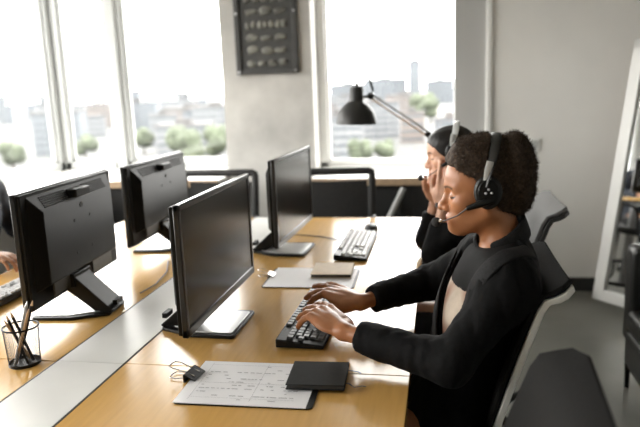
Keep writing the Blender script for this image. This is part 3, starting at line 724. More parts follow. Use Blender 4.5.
# ------------------------------------------------------------------ chairs
def task_chair(loc, rz, label, fab, shell, edge_r=.035, turn=.35, reach=.30, bx=-.07):
    """local: the sitter faces -x; y is the width; origin on the floor below the column"""
    e = thing('office_chair', loc, label, 'chair', rz)
    prof = [(-.325, .425), (-.318, .442), (-.295, .452), (-.20, .452), (-.10, .447), (.0, .449), (.055, .462), (.082, .495), (.096, .55), (.112, .632), (.135, .71), (.160, .79), (.184, .86), (.200, .905), (.214, .926), (.234, .940), (.262, .950)]
    S = [0]
    for a, b in zip(prof, prof[1:]): S.append(S[-1]+math.hypot(b[0]-a[0], b[1]-a[1]))
    T_ = S[-1]; fine = []
    N = 46
    for i in range(N+1):
        s_ = T_*i/N; k = max(j for j in range(len(S)) if S[j] <= s_+1e-9); k = min(k, len(prof)-2); t = (s_-S[k])/(S[k+1]-S[k]); a, b = prof[k], prof[k+1]; fine.append((a[0]+(b[0]-a[0])*t, a[1]+(b[1]-a[1])*t))
    def sheet(o0, o1, inset):
        G = [[], []]
        for i, (x, z) in enumerate(fine):
            a, b = fine[max(i-1, 0)], fine[min(i+1, N)]; tx, tz = b[0]-a[0], b[1]-a[1]; l_ = math.hypot(tx, tz); nx, nz = -tz/l_, tx/l_   # towards the sitter
            s_ = T_*i/N; hw = .222-inset
            for end in (s_, T_-s_):
                if end < edge_r: hw -= edge_r-math.sqrt(max(0, edge_r**2-(edge_r-end)**2))
            seat = 1 if z < .47 else 0
            if not seat: hw -= .012*(z-.47)/.48
            for g, off in ((0, o1), (1, o0)):
                row = []
                for j in range(13):
                    v = -1+2*j/12; dish = .018*(v*v)*(1 if .5 < z < .93 else .4); row.append((x+nx*(off+dish), hw*v, z+nz*(off+dish)))
                G[g].append(row)
        q = MB(); q.grid(G); return q
    sheet(-.016, -.001, 0).build('seat_shell', shell, e, .003)
    sheet(0, .014, .005).build('upholstery', fab, e, .005)
    q = MB(); q.box(-.16, .02, -.09, .09, .385, .428); q.build('seat_mechanism', M['black'], e, .006)
    q = MB(); q.cyl((bx, 0, .10), (bx, 0, .39), .026); q.cyl((bx, 0, .26), (bx, 0, .39), .034); q.build('gas_column', M['chrome'] if shell is M['shellw'] else M['black'], e)
    q = MB(); q.cyl((bx, 0, .075), (bx, 0, .12), .045, .04); q.build('hub', M['black'], e)
    for k in range(5):
        a = 2*PI*k/5+turn; c_, s_ = math.cos(a), math.sin(a); tip = Vector((bx+reach*c_, reach*s_, .068))
        q = MB(); q.tube([(bx+.03*c_, .03*s_, .10), (bx+.16*c_, .16*s_, .088), tip], [.022, .018, .013], seg=10); lg = q.build('base_leg', M['black'], e)
        q = MB(); q.cyl(tip+Vector((0, 0, -.004)), tip+Vector((0, 0, -.018)), .008)
        for sd in (-1, 1): q.cyl(tip+Vector((-s_*.006*sd, c_*.006*sd, -.042)), tip+Vector((-s_*.022*sd, c_*.022*sd, -.042)), .026, seg=18)
        q.build('caster', M['black'], lg); q = MB(); q.cyl(tip+Vector((c_*.010, s_*.010, .0)), tip+Vector((c_*.020, s_*.020, -.004)), .013); q.build('leg_cap', M['chrome'], lg)
    return e
task_chair((.020, 1.565, 0), 0, 'dark grey office chair with off-white shell edge behind the curly-haired woman', M['fabric'], M['shellw'])
task_chair((.165, 2.41, 0), 0, 'mid grey black-edged office chair behind the farther woman', M['fabric_l'], M['shellb'], turn=.90, reach=.37, bx=-.02)
task_chair((-.036, .87, 0), R(-4), 'empty dark grey office chair in the lower right foreground', M['fabric'], M['shellb'], .07)

def mesh_chair(loc, rz, label):
    """local: the sitter faces -y; the backrest is a framed mesh panel"""
    e = thing('mesh_back_chair', loc, label, 'chair', rz); w2 = .225
    q = MB(); P = [(-w2, 0, .50), (-w2, .03, .75), (-w2, .05, .900)]; pts = P+[(-w2+.004, .052, 0.913), (-w2+.014, .053, 0.920)]+[(w2-.014, .053, 0.920), (w2-.004, .052, 0.913)]+[(w2, .05, .900), (w2, .03, .75), (w2, 0, .50)]
    q.tube(pts, .014, seg=10, flat=(.014, .022, (0, 1, 0))); q.build('back_frame', M['meshframe'], e)
    q = MB(); n = 10; G = [[(-w2+.03+(2*w2-.06)*j/8, .004+.05*(i/n)-.018*(1-((j-4)/4)**2), 1*.52+.345*i/n) for j in range(9)] for i in range(n+1)]
    q.grid([G, [[(x, y+.008, z) for x, y, z in r_] for r_ in G]]); q.build('mesh_back', M['mesh'], e)
    q = MB(); q.box(-.22, .22, -.43, .02, .44, .485); q.build('seat', M['mesh'], e, .02, seg=3)
    for sx in (-1, 1):
        q = MB(); q.tube([(sx*w2, .0, .50), (sx*w2, -.08, .46), (sx*(w2+.005), -.40, .44), (sx*(w2+.005), -.43, .41), (sx*(w2+.005), -.43, .04), (sx*(w2+.005), -.40, .013), (sx*(w2+.005), .05, .013)], .013, seg=10); q.build('sled_leg', M['meshframe'], e)
        q = MB(); q.tube([(sx*(w2+.012), .02, .66), (sx*(w2+.012), -.10, .68), (sx*(w2+.012), -.30, .67), (sx*(w2+.012), -.36, .64), (sx*(w2+.010), -.40, .45)], .012, seg=8); q.build('armrest', M['meshframe'], e)
    return e
mesh_chair((-.605, 3.56, 0), R(3), 'black mesh chair at the far desk end in front of the right-hand window')
mesh_chair((-1.295, 3.56, 0), R(-3), 'charcoal mesh chair at the far end of the strip in front of the concrete column')
o = thing('pole', (-.584, 3.99, 0), 'grey pole leaning on the black radiator cover beside the mesh chair', 'pole')
q = MB(); q.cyl((0, 0, .02), (.355, .075, .748), .019, seg=12); q.build('shaft', M['frame'], o)
q = MB(); q.cyl((-.008, -.002, .0), (.004, .001, .03), .024, seg=12); q.build('rubber_tip', M['blackmat'], o)

# black leather lounge chair at the right edge
e = thing('lounge_chair', (1.12, 2.62, 0), 'black leather lounge chair cut off by the right picture edge', 'chair')
boxobj('seat_base', (-.30, .32, -.32, .32, .11, .27), M['leather'], e, .02, seg=3)
boxobj('seat_cushion', (-.305, .32, -.325, .30, .272, .375), M['leather'], e, .03, seg=4)
q = MB(); q.box(-.295, .32, .27, .40, .20, .66); q.build('backrest', M['leather'], e, .035, seg=4)
for sx in (-.285, .30):
    for sy in (-.30, .30):
        q = MB(); q.cyl((sx, sy, 0), (sx, sy, .12), .010, .013, seg=14); q.build('leg', M['black'], e)
q = MB(); q.cyl((-.285, -.30, .105), (-.285, .30, .105), .006); q.build('side_rail', M['black'], e)

# ------------------------------------------------------------------ people
VOX = 1.0
def limb(P, pts, rs, k=.02):
    d = None
    for i in range(len(pts)-1):
        c = cap(P, pts[i], pts[i+1], rs[i], rs[i+1]); d = c if d is None else smin(d, c, k)
    return d
def A(*p): return np.array(p, np.float64)
def lerp(a, b, t): return np.array(a)+(np.array(b)-np.array(a))*t

def person(label, head, T, arms, hands, legs, skin, h, bbox, base):
    """one continuous body: head, neck, trunk, arms, hands and legs"""
    tf = torso_fn(T); neck = T['neck']
    def body(P):
        d = head.sdf(P)
        d = smin(d, cap(P, head.w((-.026, 0, -.045)), neck, .047*head.k, .052), .028)
        d = smin(d, tf(P, -.004), .03)
        for s, e_, w_ in arms: d = smin(d, limb(P, (s, e_, w_), (.040, .032, .0195)), .02)
        for H in hands: d = smin(d, H.sdf(P), .012)
        for hp, kn, an in legs: d = smin(d, limb(P, (hp, kn, an), (.068, .048, .036)), .02); d = smin(d, cap(P, an, an+A(T['fdir'][0]*.15, T['fdir'][1]*.15, -.045), .034, .026), .02)
        return d
    def tint(V):
        t = head.tint(V)
        for H in hands: H.tint(V, t)
        return t
    o = sdf_mesh('person', body, bbox[0], bbox[1], h, skin, None, tint)
    return tag(o, label, 'person')

def clothes(par, T, arms, legs, neckline, h, bbox, jm, lm, tm, head, fwd, zV, zT, wV, cuff, seed, lapel=True, trouser=None, off=.017):
    tf = torso_fn(T); neck = np.array(T['neck']); f = np.array(fwd, np.float32); side = np.array([-f[1], f[0], 0], np.float32); mid = np.array(T['chest'], np.float32)
    def lat(P): return (P-mid)@side
    def fr(P): return (P-mid)@f
    def vw(P): return wV*np.clip((P[:, 2]-zV)/(zT-zV), 0, 1.25)
    slv = [(s, e_, lerp(e_, w_, cuff)) for s, e_, w_ in arms]
    axis = (np.array(head.w((-.026, 0, -.045)))-neck); axis = axis/np.linalg.norm(axis)
    def neckcut(P):     # keep the cloth below a tilted plane at the neck
        return ((P-neck-axis*neckline)@axis.astype(np.float32))
    def wrinkle(P, a): return 1.35*a*vnoise(P, 24., seed)+a*.9*vnoise(P*np.array([1, 1, .45], np.float32), 60., seed+3)
    def arms_sd(P):
        d = None
        for s, e_, w_ in slv:
            c = limb(P, (s, e_, w_), (.056, .048, .037), .02); a = np.array(w_)-np.array(e_); a = a/np.linalg.norm(a)
            c = smax(c, ((P-lerp(e_, w_, cuff+.04)+0)@a.astype(np.float32)), .006); d = c if d is None else np.minimum(d, c)
        return d
    def jacket(P):
        t = tf(P, off); d = smax(t, neckcut(P), .01)
        v = np.maximum(np.abs(lat(P))-vw(P), -(fr(P)+.01)); v = np.maximum(v, zV-P[:, 2]); ar = arms_sd(P)
        d = smin(smax(d, -v, .004), np.maximum(ar, -(v-.012)*(np.abs(fr(P)) < .16)-9*(np.abs(fr(P)) >= .16)), .035)
        d = smax(d, (T['hem']-P[:, 2]), .01)
        d = d+wrinkle(P, .0030)
        return d
    o = sdf_mesh('jacket', jacket, bbox[0], bbox[1], h, jm, par)
    if lapel:
        def lap(P):
            t = np.abs(tf(P, off+.0055))-.0028; a = np.abs(lat(P)); v = vw(P); zz = np.clip((P[:, 2]-zV)/(zT-zV), 0, 1.3)
            wid = np.where(zz < .74, .012+.075*zz, .048); wid = np.where(np.abs(zz-.76) < .022, .030, wid)
            r = np.maximum(np.maximum(v-a, a-v-wid), np.maximum(zV-P[:, 2], P[:, 2]-zT-.045)); r = np.maximum(r, -(fr(P)-.0))
            d = np.maximum(t, r)
            c = np.abs(cap(P, neck-axis*.04, neck+axis*.10, .066, .061))-.005             # collar standing round the neck
            cb = np.maximum(np.abs((P-neck-axis*.034)@axis.astype(np.float32)+.35*fr(P)-.0)-.026, np.where(fr(P) > .02, 0.047-a, -1.))
            return np.minimum(d, np.maximum(c, cb))
        sdf_mesh('lapel', lap, bbox[0], bbox[1], h, lm, o)
    def tee(P):
        d = tf(P, off*.45); d = smax(d, neckcut(P)+.012, .006)
        return smax(np.maximum(d, zV-.06-P[:, 2]), -(fr(P)+.05), .01)
    def teemat(c):
        z = (c[:, 2]-zV)/(zT-zV); return np.where((np.abs((c-mid)@side.astype(np.float64)) < .085) & (z < .72) & (z > -.25) & (((c-mid)@f.astype(np.float64)) > 0), 1, 0)
    tt = sdf_mesh('shirt', tee, bbox[0], bbox[1], h, tm, par, matfn=(teemat if len(tm) > 1 else None))
    if trouser is not None:
        def tr(P):
            d = ell(P, T['pelvis'], np.array(T['pelvis_r'])+.008)
            for hp, kn, an in legs: d = smin(d, limb(P, (hp, kn, lerp(kn, an, .95)), (.085, .064, .052)), .03)
            d = smax(d, P[:, 2]-T['hem']-.02, .01)
            return d+wrinkle(P, .002)
        sdf_mesh('trousers', tr, bbox[0], bbox[1], max(h, .006), trouser, par)
        for hp, kn, an in legs:
            fd = np.array(T['fdir']); c = an+A(fd[0]*.06, fd[1]*.06, -.045)
            def sh(P):
                d = smin(cap(P, an+A(-fd[0]*.02, -fd[1]*.02, -.035), an+A(fd[0]*.17, fd[1]*.17, -.055), .044, .034), cap(P, an+A(0, 0, -.04), an, .046, .044), .02)
                return smax(d, .004-P[:, 2], .004)
            lo = np.minimum(an, an+A(fd[0]*.22, fd[1]*.22, 0))-A(.07, .07, .12); hi = np.maximum(an, an+A(fd[0]*.22, fd[1]*.22, 0))+A(.07, .07, .06); lo[2] = -.005
            sdf_mesh('shoe', sh, lo, hi, .007, M['shoe'], par)
    return o

def headset(head, label, mic_pts, mic, near, band_x=-.042, top=.111, cs=1.1, band='lampblack'):
    """headset worn on a head: parts are laid out in that head's own frame"""
    T_ = head.mat4(); e = thing('headset', head.o.tolist(), label, 'headset'); Ti = Matrix.Translation(-Vector(head.o.tolist())) @ T_
    def W(p): return Ti @ Vector(p)
    pts = []
    for i in range(25):
        a = R(-4)+(PI+R(8))*i/24; y = .0905*math.cos(a); s_ = math.sin(a); pts.append(W((-.008+(band_x+.008)*max(s_, 0), y, .035+top*max(s_, 0)+(.107*min(s_, 0)))))
    q = MB(); q.tube(pts, .004, seg=12, flat=(.0034, .0120, (Ti.to_3x3() @ Vector((0, 0, 1))))); 
    hb = q.build('headband', M[band], e)
    for sy in (-1, 1):
        q = MB(); q.tube([W((-.010, sy*.0905, .042)), W((-.013, sy*.0925, .066)), W((-.020, sy*.090, .088))], .004, seg=10, flat=(.0035, .0085, (Ti.to_3x3() @ Vector((0, 1, 0))))); q.build('slider', M['frame'], hb)
        Rx = Matrix.Translation((-.012, sy*.082, .012)) @ Matrix.Rotation(sy*-PI/2, 4, 'X') @ Matrix.Diagonal((.80*cs, 1.02*cs, 1, 1))
        q = MB(); q.lathe([(0, -.012), (.033, -.012), (.038, -.006), (.038, .002), (.033, .006), (0, .006)], 32, Ti @ Rx); cu = q.build('ear_cup', M['lampblack'], e)
        q = MB(); q.lathe([(.024, .004), (.034, .004), (.0385, .010), (.0385, .016), (.034, .021), (.022, .020), (.020, .012)], 32, Ti @ Matrix.Translation((-.012, sy*.091, .012)) @ Matrix.Rotation(sy*-PI/2, 4, 'X') @ Matrix.Rotation(PI, 4, 'X') @ Matrix.Diagonal((.80*cs, 1.02*cs, 1, 1))); q.build('ear_cushion', M['leather'], cu)
        q = MB(); q.lathe([(0, -.002), (.027, -.002), (.029, .000), (.027, .002), (0, .003)], 28, Ti @ Matrix.Translation((-.012, sy*.094, .012)) @ Matrix.Rotation(sy*-PI/2, 4, 'X') @ Matrix.Diagonal((.80*cs, 1.02*cs, 1, 1))); fp = q.build('face_plate', M['black'], cu)
        q = MB()
        for dx_, dz in ((.0065, .012), (-.0075, .012), (-.0005, .021)):
            q.ball(W((-.012+dx_, sy*.0972, dz+.0)), (.0034*head.k,)*3, seg=10)
        tag(q.build('silver_dots', M['silver'], fp), 'three small silver dots on the ear cup')
    q = MB(); P_ = [W(p) for p in mic_pts]
    q.tube(P_[:3], [.0085, .0085, .0055], seg=12); bm1 = q.build('boom_arm', M['black'], e)
    q = MB(); q.tube(P_[2:], .0016, seg=8); q.build('boom_wire', M['wire'], bm1)
    q = MB(); q.ball(W(mic), (.0115, .0115, .0115), seg=18); q.build('microphone_foam', M['foam'], bm1)
    d = (P_[-2]-W(mic)).normalized(); q = MB(); q.cyl(W(mic)+d*.0095, W(mic)+d*.0165, .0050, .0035, seg=14); q.build('microphone_ring', M['chrome'], bm1)

def curls(n, centre, rad, ln, seed, keep=None):
    """short curled strands standing out of the hair surface"""
    def f(V):
        r = np.random.RandomState(seed); sel = V
        if keep is not None: sel = V[keep(V)]
        idx = r.randint(0, len(sel), n); ov = []; of = []
        for b in sel[idx]:
            d = b-centre; d /= np.linalg.norm(d)+1e-9; d = d+r.randn(3)*.55; d /= np.linalg.norm(d); u = np.cross(d, r.randn(3)); u /= np.linalg.norm(u)+1e-9; v = np.cross(d, u)
            L_ = ln*r.uniform(.5, 1.3); ph = r.rand()*6.28; cr = r.uniform(.0012, .0028); p0 = len(ov); K = 6
            for i in range(K):
                t = i/(K-1); a = ph+t*7; c = b+d*(t*L_-.002)+cr*(u*np.cos(a)+v*np.sin(a)); wd = .00075*(1-.6*t); ov.append(c+u*wd); ov.append(c-u*wd*.5+v*wd*.8)
            for i in range(K-1):
                a = p0+2*i; of.append((a, a+1, a+2)); of.append((a+1, a+3, a+2))
        return np.array(ov), np.array(of, int)
    return f

# ---- curly-haired woman typing
H1 = Head((.096, 1.55, 1.134), 180, 3, .93)
T1 = dict(chest=A(.108, 1.55, .865), chest_r=(.088, .138, .125), belly=A(.055, 1.55, .70), belly_r=(.078, .122, .14), pelvis=A(.02, 1.55, .565), pelvis_r=(.105, .158, .095),
          shL=A(.145, 1.395, .945), shR=A(.125, 1.705, .942), neck=A(.158, 1.55, .985), Rc=rotm(0, 18), hem=.535, fdir=(-1, 0))
wl, wr = A(-.228, 1.436, .816), A(-.214, 1.650, .816)
arms1 = [(T1['shL'], A(.020, 1.325, .795), wl), (T1['shR'], A(-.030, 1.800, .830), wr)]
HL = Hand(wl, (-.70, .70, .22), (0, 0, 1), -1, 1.18, curls=[(16, 8, 6), (22, 10, 8), (30, 12, 8), (42, 14, 10)], spread=1.9, thumb=[(.016, .020, -.006), (.045, .046, -.020), (.072, .058, -.030), (.092, .058, -.036)])
HR = Hand(wr, (-.84, .54, .12), (0, 0, 1), 1, 1.18, curls=[(36, 22, 14), (20, 14, 10), (6, 8, 6), (2, 8, 6)], spread=2.2, thumb=[(.016, .020, -.008), (.040, .040, -.022), (.062, .046, -.032), (.080, .042, -.038)])
legs1 = [(A(.0, 1.46, .545), A(-.40, 1.44, .545), A(-.36, 1.43, .085)), (A(.0, 1.64, .545), A(-.40, 1.67, .545), A(-.36, 1.68, .085))]
bb1 = ((-.66, 1.20, -.01), (.36, 1.92, 1.30))
p1 = person('curly-haired woman in a black blazer and headset typing at the nearest right-hand desk', H1, T1, arms1, [HL, HR], legs1, M['skin1'], .0024*VOX, bb1, (0, 0))
bb1c = ((-.52, 1.20, .0), (.36, 1.92, 1.12)); bj1 = ((-.26, 1.20, .48), (.36, 1.92, 1.10))
clothes(p1, T1, arms1, legs1, .050, .0035*VOX, bj1, M['jacket'], M['lapel'], [M['tee'], M['print']], H1, (-.76, -.65, 0), .755, .985, .104, .90, 11)
def tr1(P):
    d = ell(P, T1['pelvis'], np.array(T1['pelvis_r'])+.008)
    for hp, kn, an in legs1: d = smin(d, limb(P, (hp, kn, lerp(kn, an, .95)), (.085, .064, .052)), .03)
    return smax(d, P[:, 2]-.58, .01)+.002*vnoise(P, 30, 4)
sdf_mesh('trousers', tr1, (-.52, 1.30, .05), (.2, 1.80, .66), .007, M['trouser'], p1)
def shoes(legs, fd, par):
    for hp, kn, an in legs:
        fd3 = A(fd[0], fd[1], 0)
        def sh(P): return smax(smin(cap(P, an-fd3*.03+A(0, 0, -.045), an+fd3*.16+A(0, 0, -.058), .043, .032), cap(P, an+A(0, 0, -.04), an, .045, .043), .02), .002-P[:, 2], .004)
        lo = np.minimum(an-fd3*.1, an+fd3*.22)-A(.06, .06, .1); hi = np.maximum(an-fd3*.1, an+fd3*.22)+A(.06, .06, .06); lo[2] = -.01
        sdf_mesh('shoe', sh, lo, hi, .007, M['shoe'], par)
shoes(legs1, (-1, 0), p1)
def hair1(P):
    p = H1.loc(P); q = p.copy(); q[:, 1] = np.abs(q[:, 1])
    capd = ell(p, (-.012, 0, .038), (.104, .086, .113)); capd = smin(capd, ell(p, (.024, 0, .074), (.060, .066, .066)), .02)
    line = -(p[:, 2]-(.078+.55*(p[:, 0]-.078)-1.1*np.maximum(.005-p[:, 0], 0)))*.8
    capd = smax(capd, line, .008)
    puff = ell(p, (-.088, 0, .056), (.047, .074, .092)); puff = smin(puff, ell(p, (-.085, 0, -.010), (.040, .060, .052)), .03)
    d = smin(capd, puff, .012)
    s_ = np.clip((p[:, 2]-.035)/.115, 0, 1); bx = np.abs(p[:, 0]-(-.008-.034*s_))                     # the band presses the hair down
    d = np.maximum(d, ell(p, (-.02, 0, .035), (.2, .087, .100))-12*np.maximum(bx-.011, 0))*H1.k
    return d+.0035*vnoise(P, 55, 2)+.0018*vnoise(P, 140, 8)
hc1 = np.array(H1.w((-.09, 0, .05)))
sdf_mesh('hair', hair1, H1.o-A(.12, .13, .13), H1.o+A(.19, .13, .19), .003*VOX, M['hair'], p1, extra=curls(7500, hc1, .08, .0095, 3, keep=lambda V: H1.loc(V.astype(np.float32))[:, 0] < .058))
headset(H1, 'black headset with boom microphone worn by the curly-haired woman', [(-.020, .093, -.006), (.010, .096, -.014), (.040, .090, -.024), (.065, .075, -.044), (.090, .056, -.057), (.104, .047, -.062)], (.117, .040, -.064), -1)

# ---- farther woman resting her face on her hands
H2 = Head((.038, 2.36, 1.138), 180, 8, .89)
T2 = dict(chest=A(.155, 2.38, .875), chest_r=(.088, .138, .125), belly=A(.20, 2.38, .70), belly_r=(.080, .122, .14), pelvis=A(.20, 2.38, .565), pelvis_r=(.105, .158, .095),
          shL=A(.135, 2.225, .955), shR=A(.135, 2.545, .955), neck=A(.128, 2.37, 1.0), Rc=rotm(0, 10), hem=.535, fdir=(-1, 0))
w2l, w2r = A(.012, 2.268, .965), A(-.018, 2.455, .955)
arms2 = [(T2['shL'], A(-.015, 2.235, .800), w2l), (T2['shR'], A(-.045, 2.47, .800), w2r)]
H2L = Hand(w2l, (.14, .06, 1), (-.15, -.98, .1), 1, .98, curls=[(4, 8, 6), (2, 8, 6), (4, 8, 8), (6, 10, 10)])
H2R = Hand(w2r, (.12, -.10, 1), (-.15, .98, .1), -1, .98, curls=[(4, 10, 6), (2, 8, 6), (4, 8, 8), (6, 10, 10)])
legs2 = [(A(.18, 2.29, .545), A(-.22, 2.28, .545), A(-.20, 2.27, .085)), (A(.18, 2.47, .545), A(-.22, 2.49, .545), A(-.20, 2.50, .085))]
p2 = person('farther woman in black with straight black hair, resting her face in her hands', H2, T2, arms2, [H2L, H2R], legs2, M['skin2'], .0035*VOX, ((-.46, 2.05, -.01), (.42, 2.72, 1.32)), (0, 0))
clothes(p2, T2, arms2, legs2, .02, .0045*VOX, ((-.18, 2.05, .48), (.42, 2.72, 1.12)), M['jacket'], M['lapel'], [M['tee']], H2, (-1, 0, 0), .80, 1.0, .02, .80, 21, lapel=False)
def tr2(P):
    d = ell(P, T2['pelvis'], np.array(T2['pelvis_r'])+.008)
    for hp, kn, an in legs2: d = smin(d, limb(P, (hp, kn, lerp(kn, an, .95)), (.085, .064, .052)), .03)
    return smax(d, P[:, 2]-.58, .01)
sdf_mesh('trousers', tr2, (-.36, 2.13, .05), (.40, 2.63, .66), .008, M['trouser'], p2); shoes(legs2, (-1, 0), p2)
def hair2(P):
    p = H2.loc(P)
    c = ell(p, (-.010, 0, .030), (.099, .080, .090)); c = smin(c, ell(p, (.026, 0, .052), (.058, .062, .050)), .02)
    line = -(p[:, 2]-(.052+1.0*(p[:, 0]-.078)+.55*np.maximum(np.abs(p[:, 1])-.0, 0)*0))*.7
    c = smax(c, line, .006)
    tail = smin(ell(p, (-.128, 0, -.022), (.036, .040, .038)), cap(p, (-.075, 0, -.04), (-.075, 0, -.085), .045, .03), .02)
    return (smin(c, tail, .03))*H2.k+.0026*vnoise(P*np.array([.30, 2.4, .5], np.float32), 90, 5)
sdf_mesh('hair', hair2, H2.o-A(.13, .13, .22), H2.o+A(.22, .13, .16), .004*VOX, M['hairb'], p2)
headset(H2, 'grey-banded headset worn by the farther woman', [(-.020, .093, -.006), (.010, .096, -.016), (.040, .092, -.030), (.075, .080, -.052), (.105, .062, -.066), (.117, .052, -.069)], (.130, .044, -.070), -1, top=.092, band='frame')
e = thing('wrist_strap', w2l.tolist(), 'black strap on the near wrist of the farther woman', 'bracelet')
dv = Vector((arms2[0][2]-arms2[0][1]).tolist()).normalized(); q = MB(); q.lathe([(.0275, -.008), (.030, -.008), (.030, .008), (.0275, .008), (.0275, -.008)], 28, dv.to_track_quat('Z', 'Y').to_matrix().to_4x4() @ Matrix.Diagonal((1.0, 1.0, 1, 1))); q.build('strap_band', M['blackmat'], e)
q = MB(); q.ball(tuple(dv.cross(Vector((0, 0, 1))).normalized()*.029 if dv.cross(Vector((0, 0, 1))).length > .01 else (0, -.029, 0)), (.008, .008, .008), seg=12); q.build('strap_clasp', M['black'], e)

# ---- man in a navy suit at the left desk (only his sleeve and hand reach into the picture; his head shows in the mirror)
MX, MY = -2.00, 2.36
H3 = Head((MX+.09, MY, 1.24), 0, 6, 1.0)
T3 = dict(chest=A(MX, MY, .90), chest_r=(.10, .165, .14), belly=A(MX-.03, MY, .72), belly_r=(.095, .145, .15), pelvis=A(MX-.06, MY, .56), pelvis_r=(.12, .17, .095),
          shL=A(MX-.01, MY+.19, .985), shR=A(MX-.01, MY-.19, .985), neck=A(MX+.01, MY, 1.08), hem=.52, fdir=(1, 0))
w3r, w3l = A(-1.72, 2.09, .815), A(-1.72, 2.52, .80)
arms3 = [(T3['shR'], A(-1.93, 2.06, .80), w3r), (T3['shL'], A(-1.95, 2.62, .81), w3l)]
H3R = Hand(w3r, (.95, .05, -.08), (0, 0, 1), 1, 1.08); H3L = Hand(w3l, (.95, -.15, -.08), (0, 0, 1), -1, 1.08)
legs3 = [(A(MX, MY-.1, .545), A(MX+.42, MY-.12, .545), A(MX+.40, MY-.12, .085)), (A(MX, MY+.1, .545), A(MX+.42, MY+.12, .545), A(MX+.40, MY+.12, .085))]
p3 = person('man in a navy suit at the left picture edge, his hand on the left desk', H3, T3, arms3, [H3R, H3L], legs3, M['skin3'], .005, ((-2.16, 2.0, -.01), (-1.30, 2.76, 1.36)), (0, 0))
clothes(p3, T3, arms3, legs3, .0, .006, ((-2.16, 2.0, .46), (-1.45, 2.76, 1.14)), M['navy'], M['navy'], [M['shirt']], H3, (1, 0, 0), .80, 1.0, .05, .88, 31)
def tr3(P):
    d = ell(P, T3['pelvis'], np.array(T3['pelvis_r'])+.008)
    for hp, kn, an in legs3: d = smin(d, limb(P, (hp, kn, lerp(kn, an, .95)), (.085, .064, .052)), .03)
    return smax(d, P[:, 2]-.58, .01)
sdf_mesh('trousers', tr3, (-2.2, 2.1, .05), (-1.35, 2.64, .66), .009, M['trouser'], p3); shoes(legs3, (1, 0), p3)
def hair3(P):
    p = H3.loc(P); c = ell(p, (-.014, 0, .034), (.100, .080, .092)); return smax(c, -(p[:, 2]-(.062+.9*(p[:, 0]-.075)))*.7, .006)*H3.k+.002*vnoise(P, 90, 5)
sdf_mesh('hair', hair3, H3.o-A(.14, .13, .13), H3.o+A(.14, .13, .16), .005, M['hairm'], p3)
task_chair((MX+.03, MY, 0), PI, 'grey office chair under the man in the navy suit', M['fabric_l'], M['shellb'])


# ------------------------------------------------------------------ the city outside
CZ = -27.0
ct = {'pale': mat('pale_render', (0.135, 0.139, 0.145), .9, var=.12, vscale=.05), 'warm': mat('warm_brick_render', (0.140, 0.117, 0.105), .9, var=.12, vscale=.05), 'grey': mat('grey_concrete_facade', (0.100, 0.110, 0.122), .9, var=.12, vscale=.05), 'roof': mat('city_roof', (.062, .060, .060), .9), 'pane': mat('dark_window_band', (0.056, 0.064, 0.072), .4)}
tree_m = mat('tree_foliage', (0.048, 0.058, 0.037), .95, var=.4, vscale=.3, bump=1., bscale=.6); trunk_m = mat('tree_bark', (0.048, 0.040, 0.032), .9)
q = MB(); q.box(-2500, 2500, 30, 4200, CZ-1, CZ); q.box(-2500, -30, -2500, 30, CZ-1, CZ)
tag(q.build('ground', mat('city_ground', (.056, .058, .057), .95, var=.35, vscale=.02)), kind='structure')
def at(u, v_unused, dist):
    """ground point in the direction seen through the windows"""
    d = WC @ np.array([u-320, 0, 640.]); a = math.atan2(d[0], d[1]); return dist*math.sin(a), dist*math.cos(a), a
TAKEN = []
def free(x, y, r):
    for a, b, c in TAKEN:
        if math.hypot(a-x, b-y) < r+c: return False
    TAKEN.append((x, y, r)); return True
def building(u, dist, wd, ht, c, label, group, dep=None):
    x, y, a = at(u, 0, dist); dp = dep or wd*.7
    if not free(x, y, math.hypot(wd+1, dp+1)/2): return
    e = thing('city_building', (x, y, CZ), label, 'building', -a+random.uniform(-.3, .3), group)
    boxobj('facade', (-wd/2, wd/2, -dp/2, dp/2, 0, ht), ct[c], e)
    q = MB(); nf = max(2, int(ht/3.2))
    for k in range(nf):
        z = 1.2+k*ht/nf; q.box(-wd/2*.92, wd/2*.92, -dp/2-.12, -dp/2+.2, z, z+ht/nf*.42); q.box(-wd/2-.12, -wd/2+.2, -dp/2*.9, dp/2*.9, z, z+ht/nf*.42)
    q.build('window_bands', ct['pane'], e)
    q = MB(); q.box(-wd/2-.4, wd/2+.4, -dp/2-.4, dp/2+.4, ht, ht+.7); q.box(-wd*.16, wd*.12, -dp*.2, dp*.2, ht+.7, ht+3); q.build('roof', ct['roof'], e)
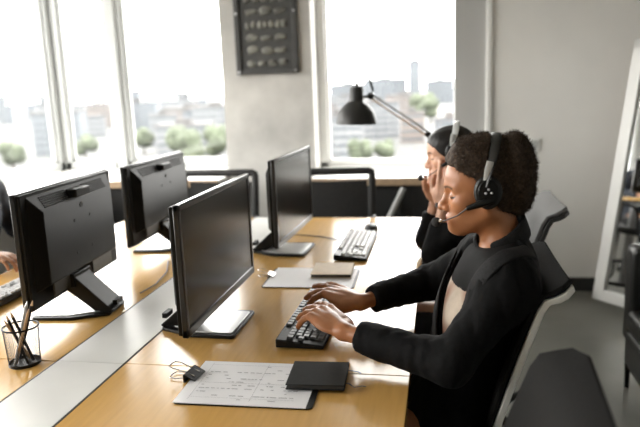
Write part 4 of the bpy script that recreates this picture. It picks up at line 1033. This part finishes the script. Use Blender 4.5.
def tree(u, dist, r, label, group):
    x, y, a = at(u, 0, dist)
    if not free(x, y, r*.98): return
    e = thing('city_tree', (x, y, CZ), label, 'tree', random.uniform(0, 6), group)
    q = MB(); q.cyl((0, 0, 0), (0, 0, r), r*.09, r*.06, seg=8); q.build('trunk', trunk_m, e)
    q = MB(); rg = random.Random(int(u*7+dist))
    for k in range(9): q.ball((rg.uniform(-.5, .5)*r, rg.uniform(-.5, .5)*r, r*(1.1+rg.uniform(-.35, .6))), r*rg.uniform(.38, .6), seg=10)
    q.build('crown', tree_m, e)
rg = random.Random(21)
GL, GR = 'hazy city buildings beyond the left windows', 'hazy city buildings beyond the right window'
LL, LR = 'hazy city building beyond the windows left of the concrete column', 'hazy city building beyond the window right of the concrete column'
for u, d, wd, ht in ((6, 900, 40, 34), (60, 1000, 60, 31), (142, 1000, 26, 36), (170, 1100, 80, 31), (205, 1100, 50, 32)): building(u, d, wd, ht, 'grey', LL, GL)
building(416, 900, 16, 61, 'grey', 'tall narrow grey tower on the skyline beyond the right window', None)
for u, d, wd, ht in ((388, 950, 60, 38), (352, 1000, 50, 33), (440, 1000, 40, 34)): building(u, d, wd, ht, 'grey', LR, GR)
for u, d, r in ((196, 250, 7), (205, 262, 8), (213, 255, 7), (186, 280, 7), (222, 270, 7), (150, 330, 6), (20, 300, 6), (92, 300, 6)): tree(u, d, r, 'hazy green tree low beyond the windows left of the concrete column', 'green trees beyond the left windows')
for u, d, r in ((362, 235, 5), (370, 240, 6), (379, 236, 5.5), (387, 245, 5), (424, 520, 10), (431, 480, 9), (418, 620, 10)): tree(u, d, r, 'hazy green tree beyond the window right of the concrete column', 'green trees beyond the right window')
for k in range(34):
    u = rg.uniform(-40, 232); d = rg.choice((270, 330, 400, 520, 700, 950)); building(u, d*rg.uniform(.9, 1.1), rg.uniform(14, 34)*(d/400)**.5, rg.uniform(7, 20)+(d/950)*8, rg.choice(('pale', 'pale', 'warm', 'grey')), LL, GL)
for k in range(15):
    u = rg.uniform(330, 452); d = rg.choice((260, 300, 360, 460, 640, 900)); building(u, d*rg.uniform(.9, 1.1), rg.uniform(12, 30)*(d/400)**.5, rg.uniform(6, 17)+(d/950)*8, rg.choice(('pale', 'warm', 'warm', 'pale', 'grey')), LR, GR)
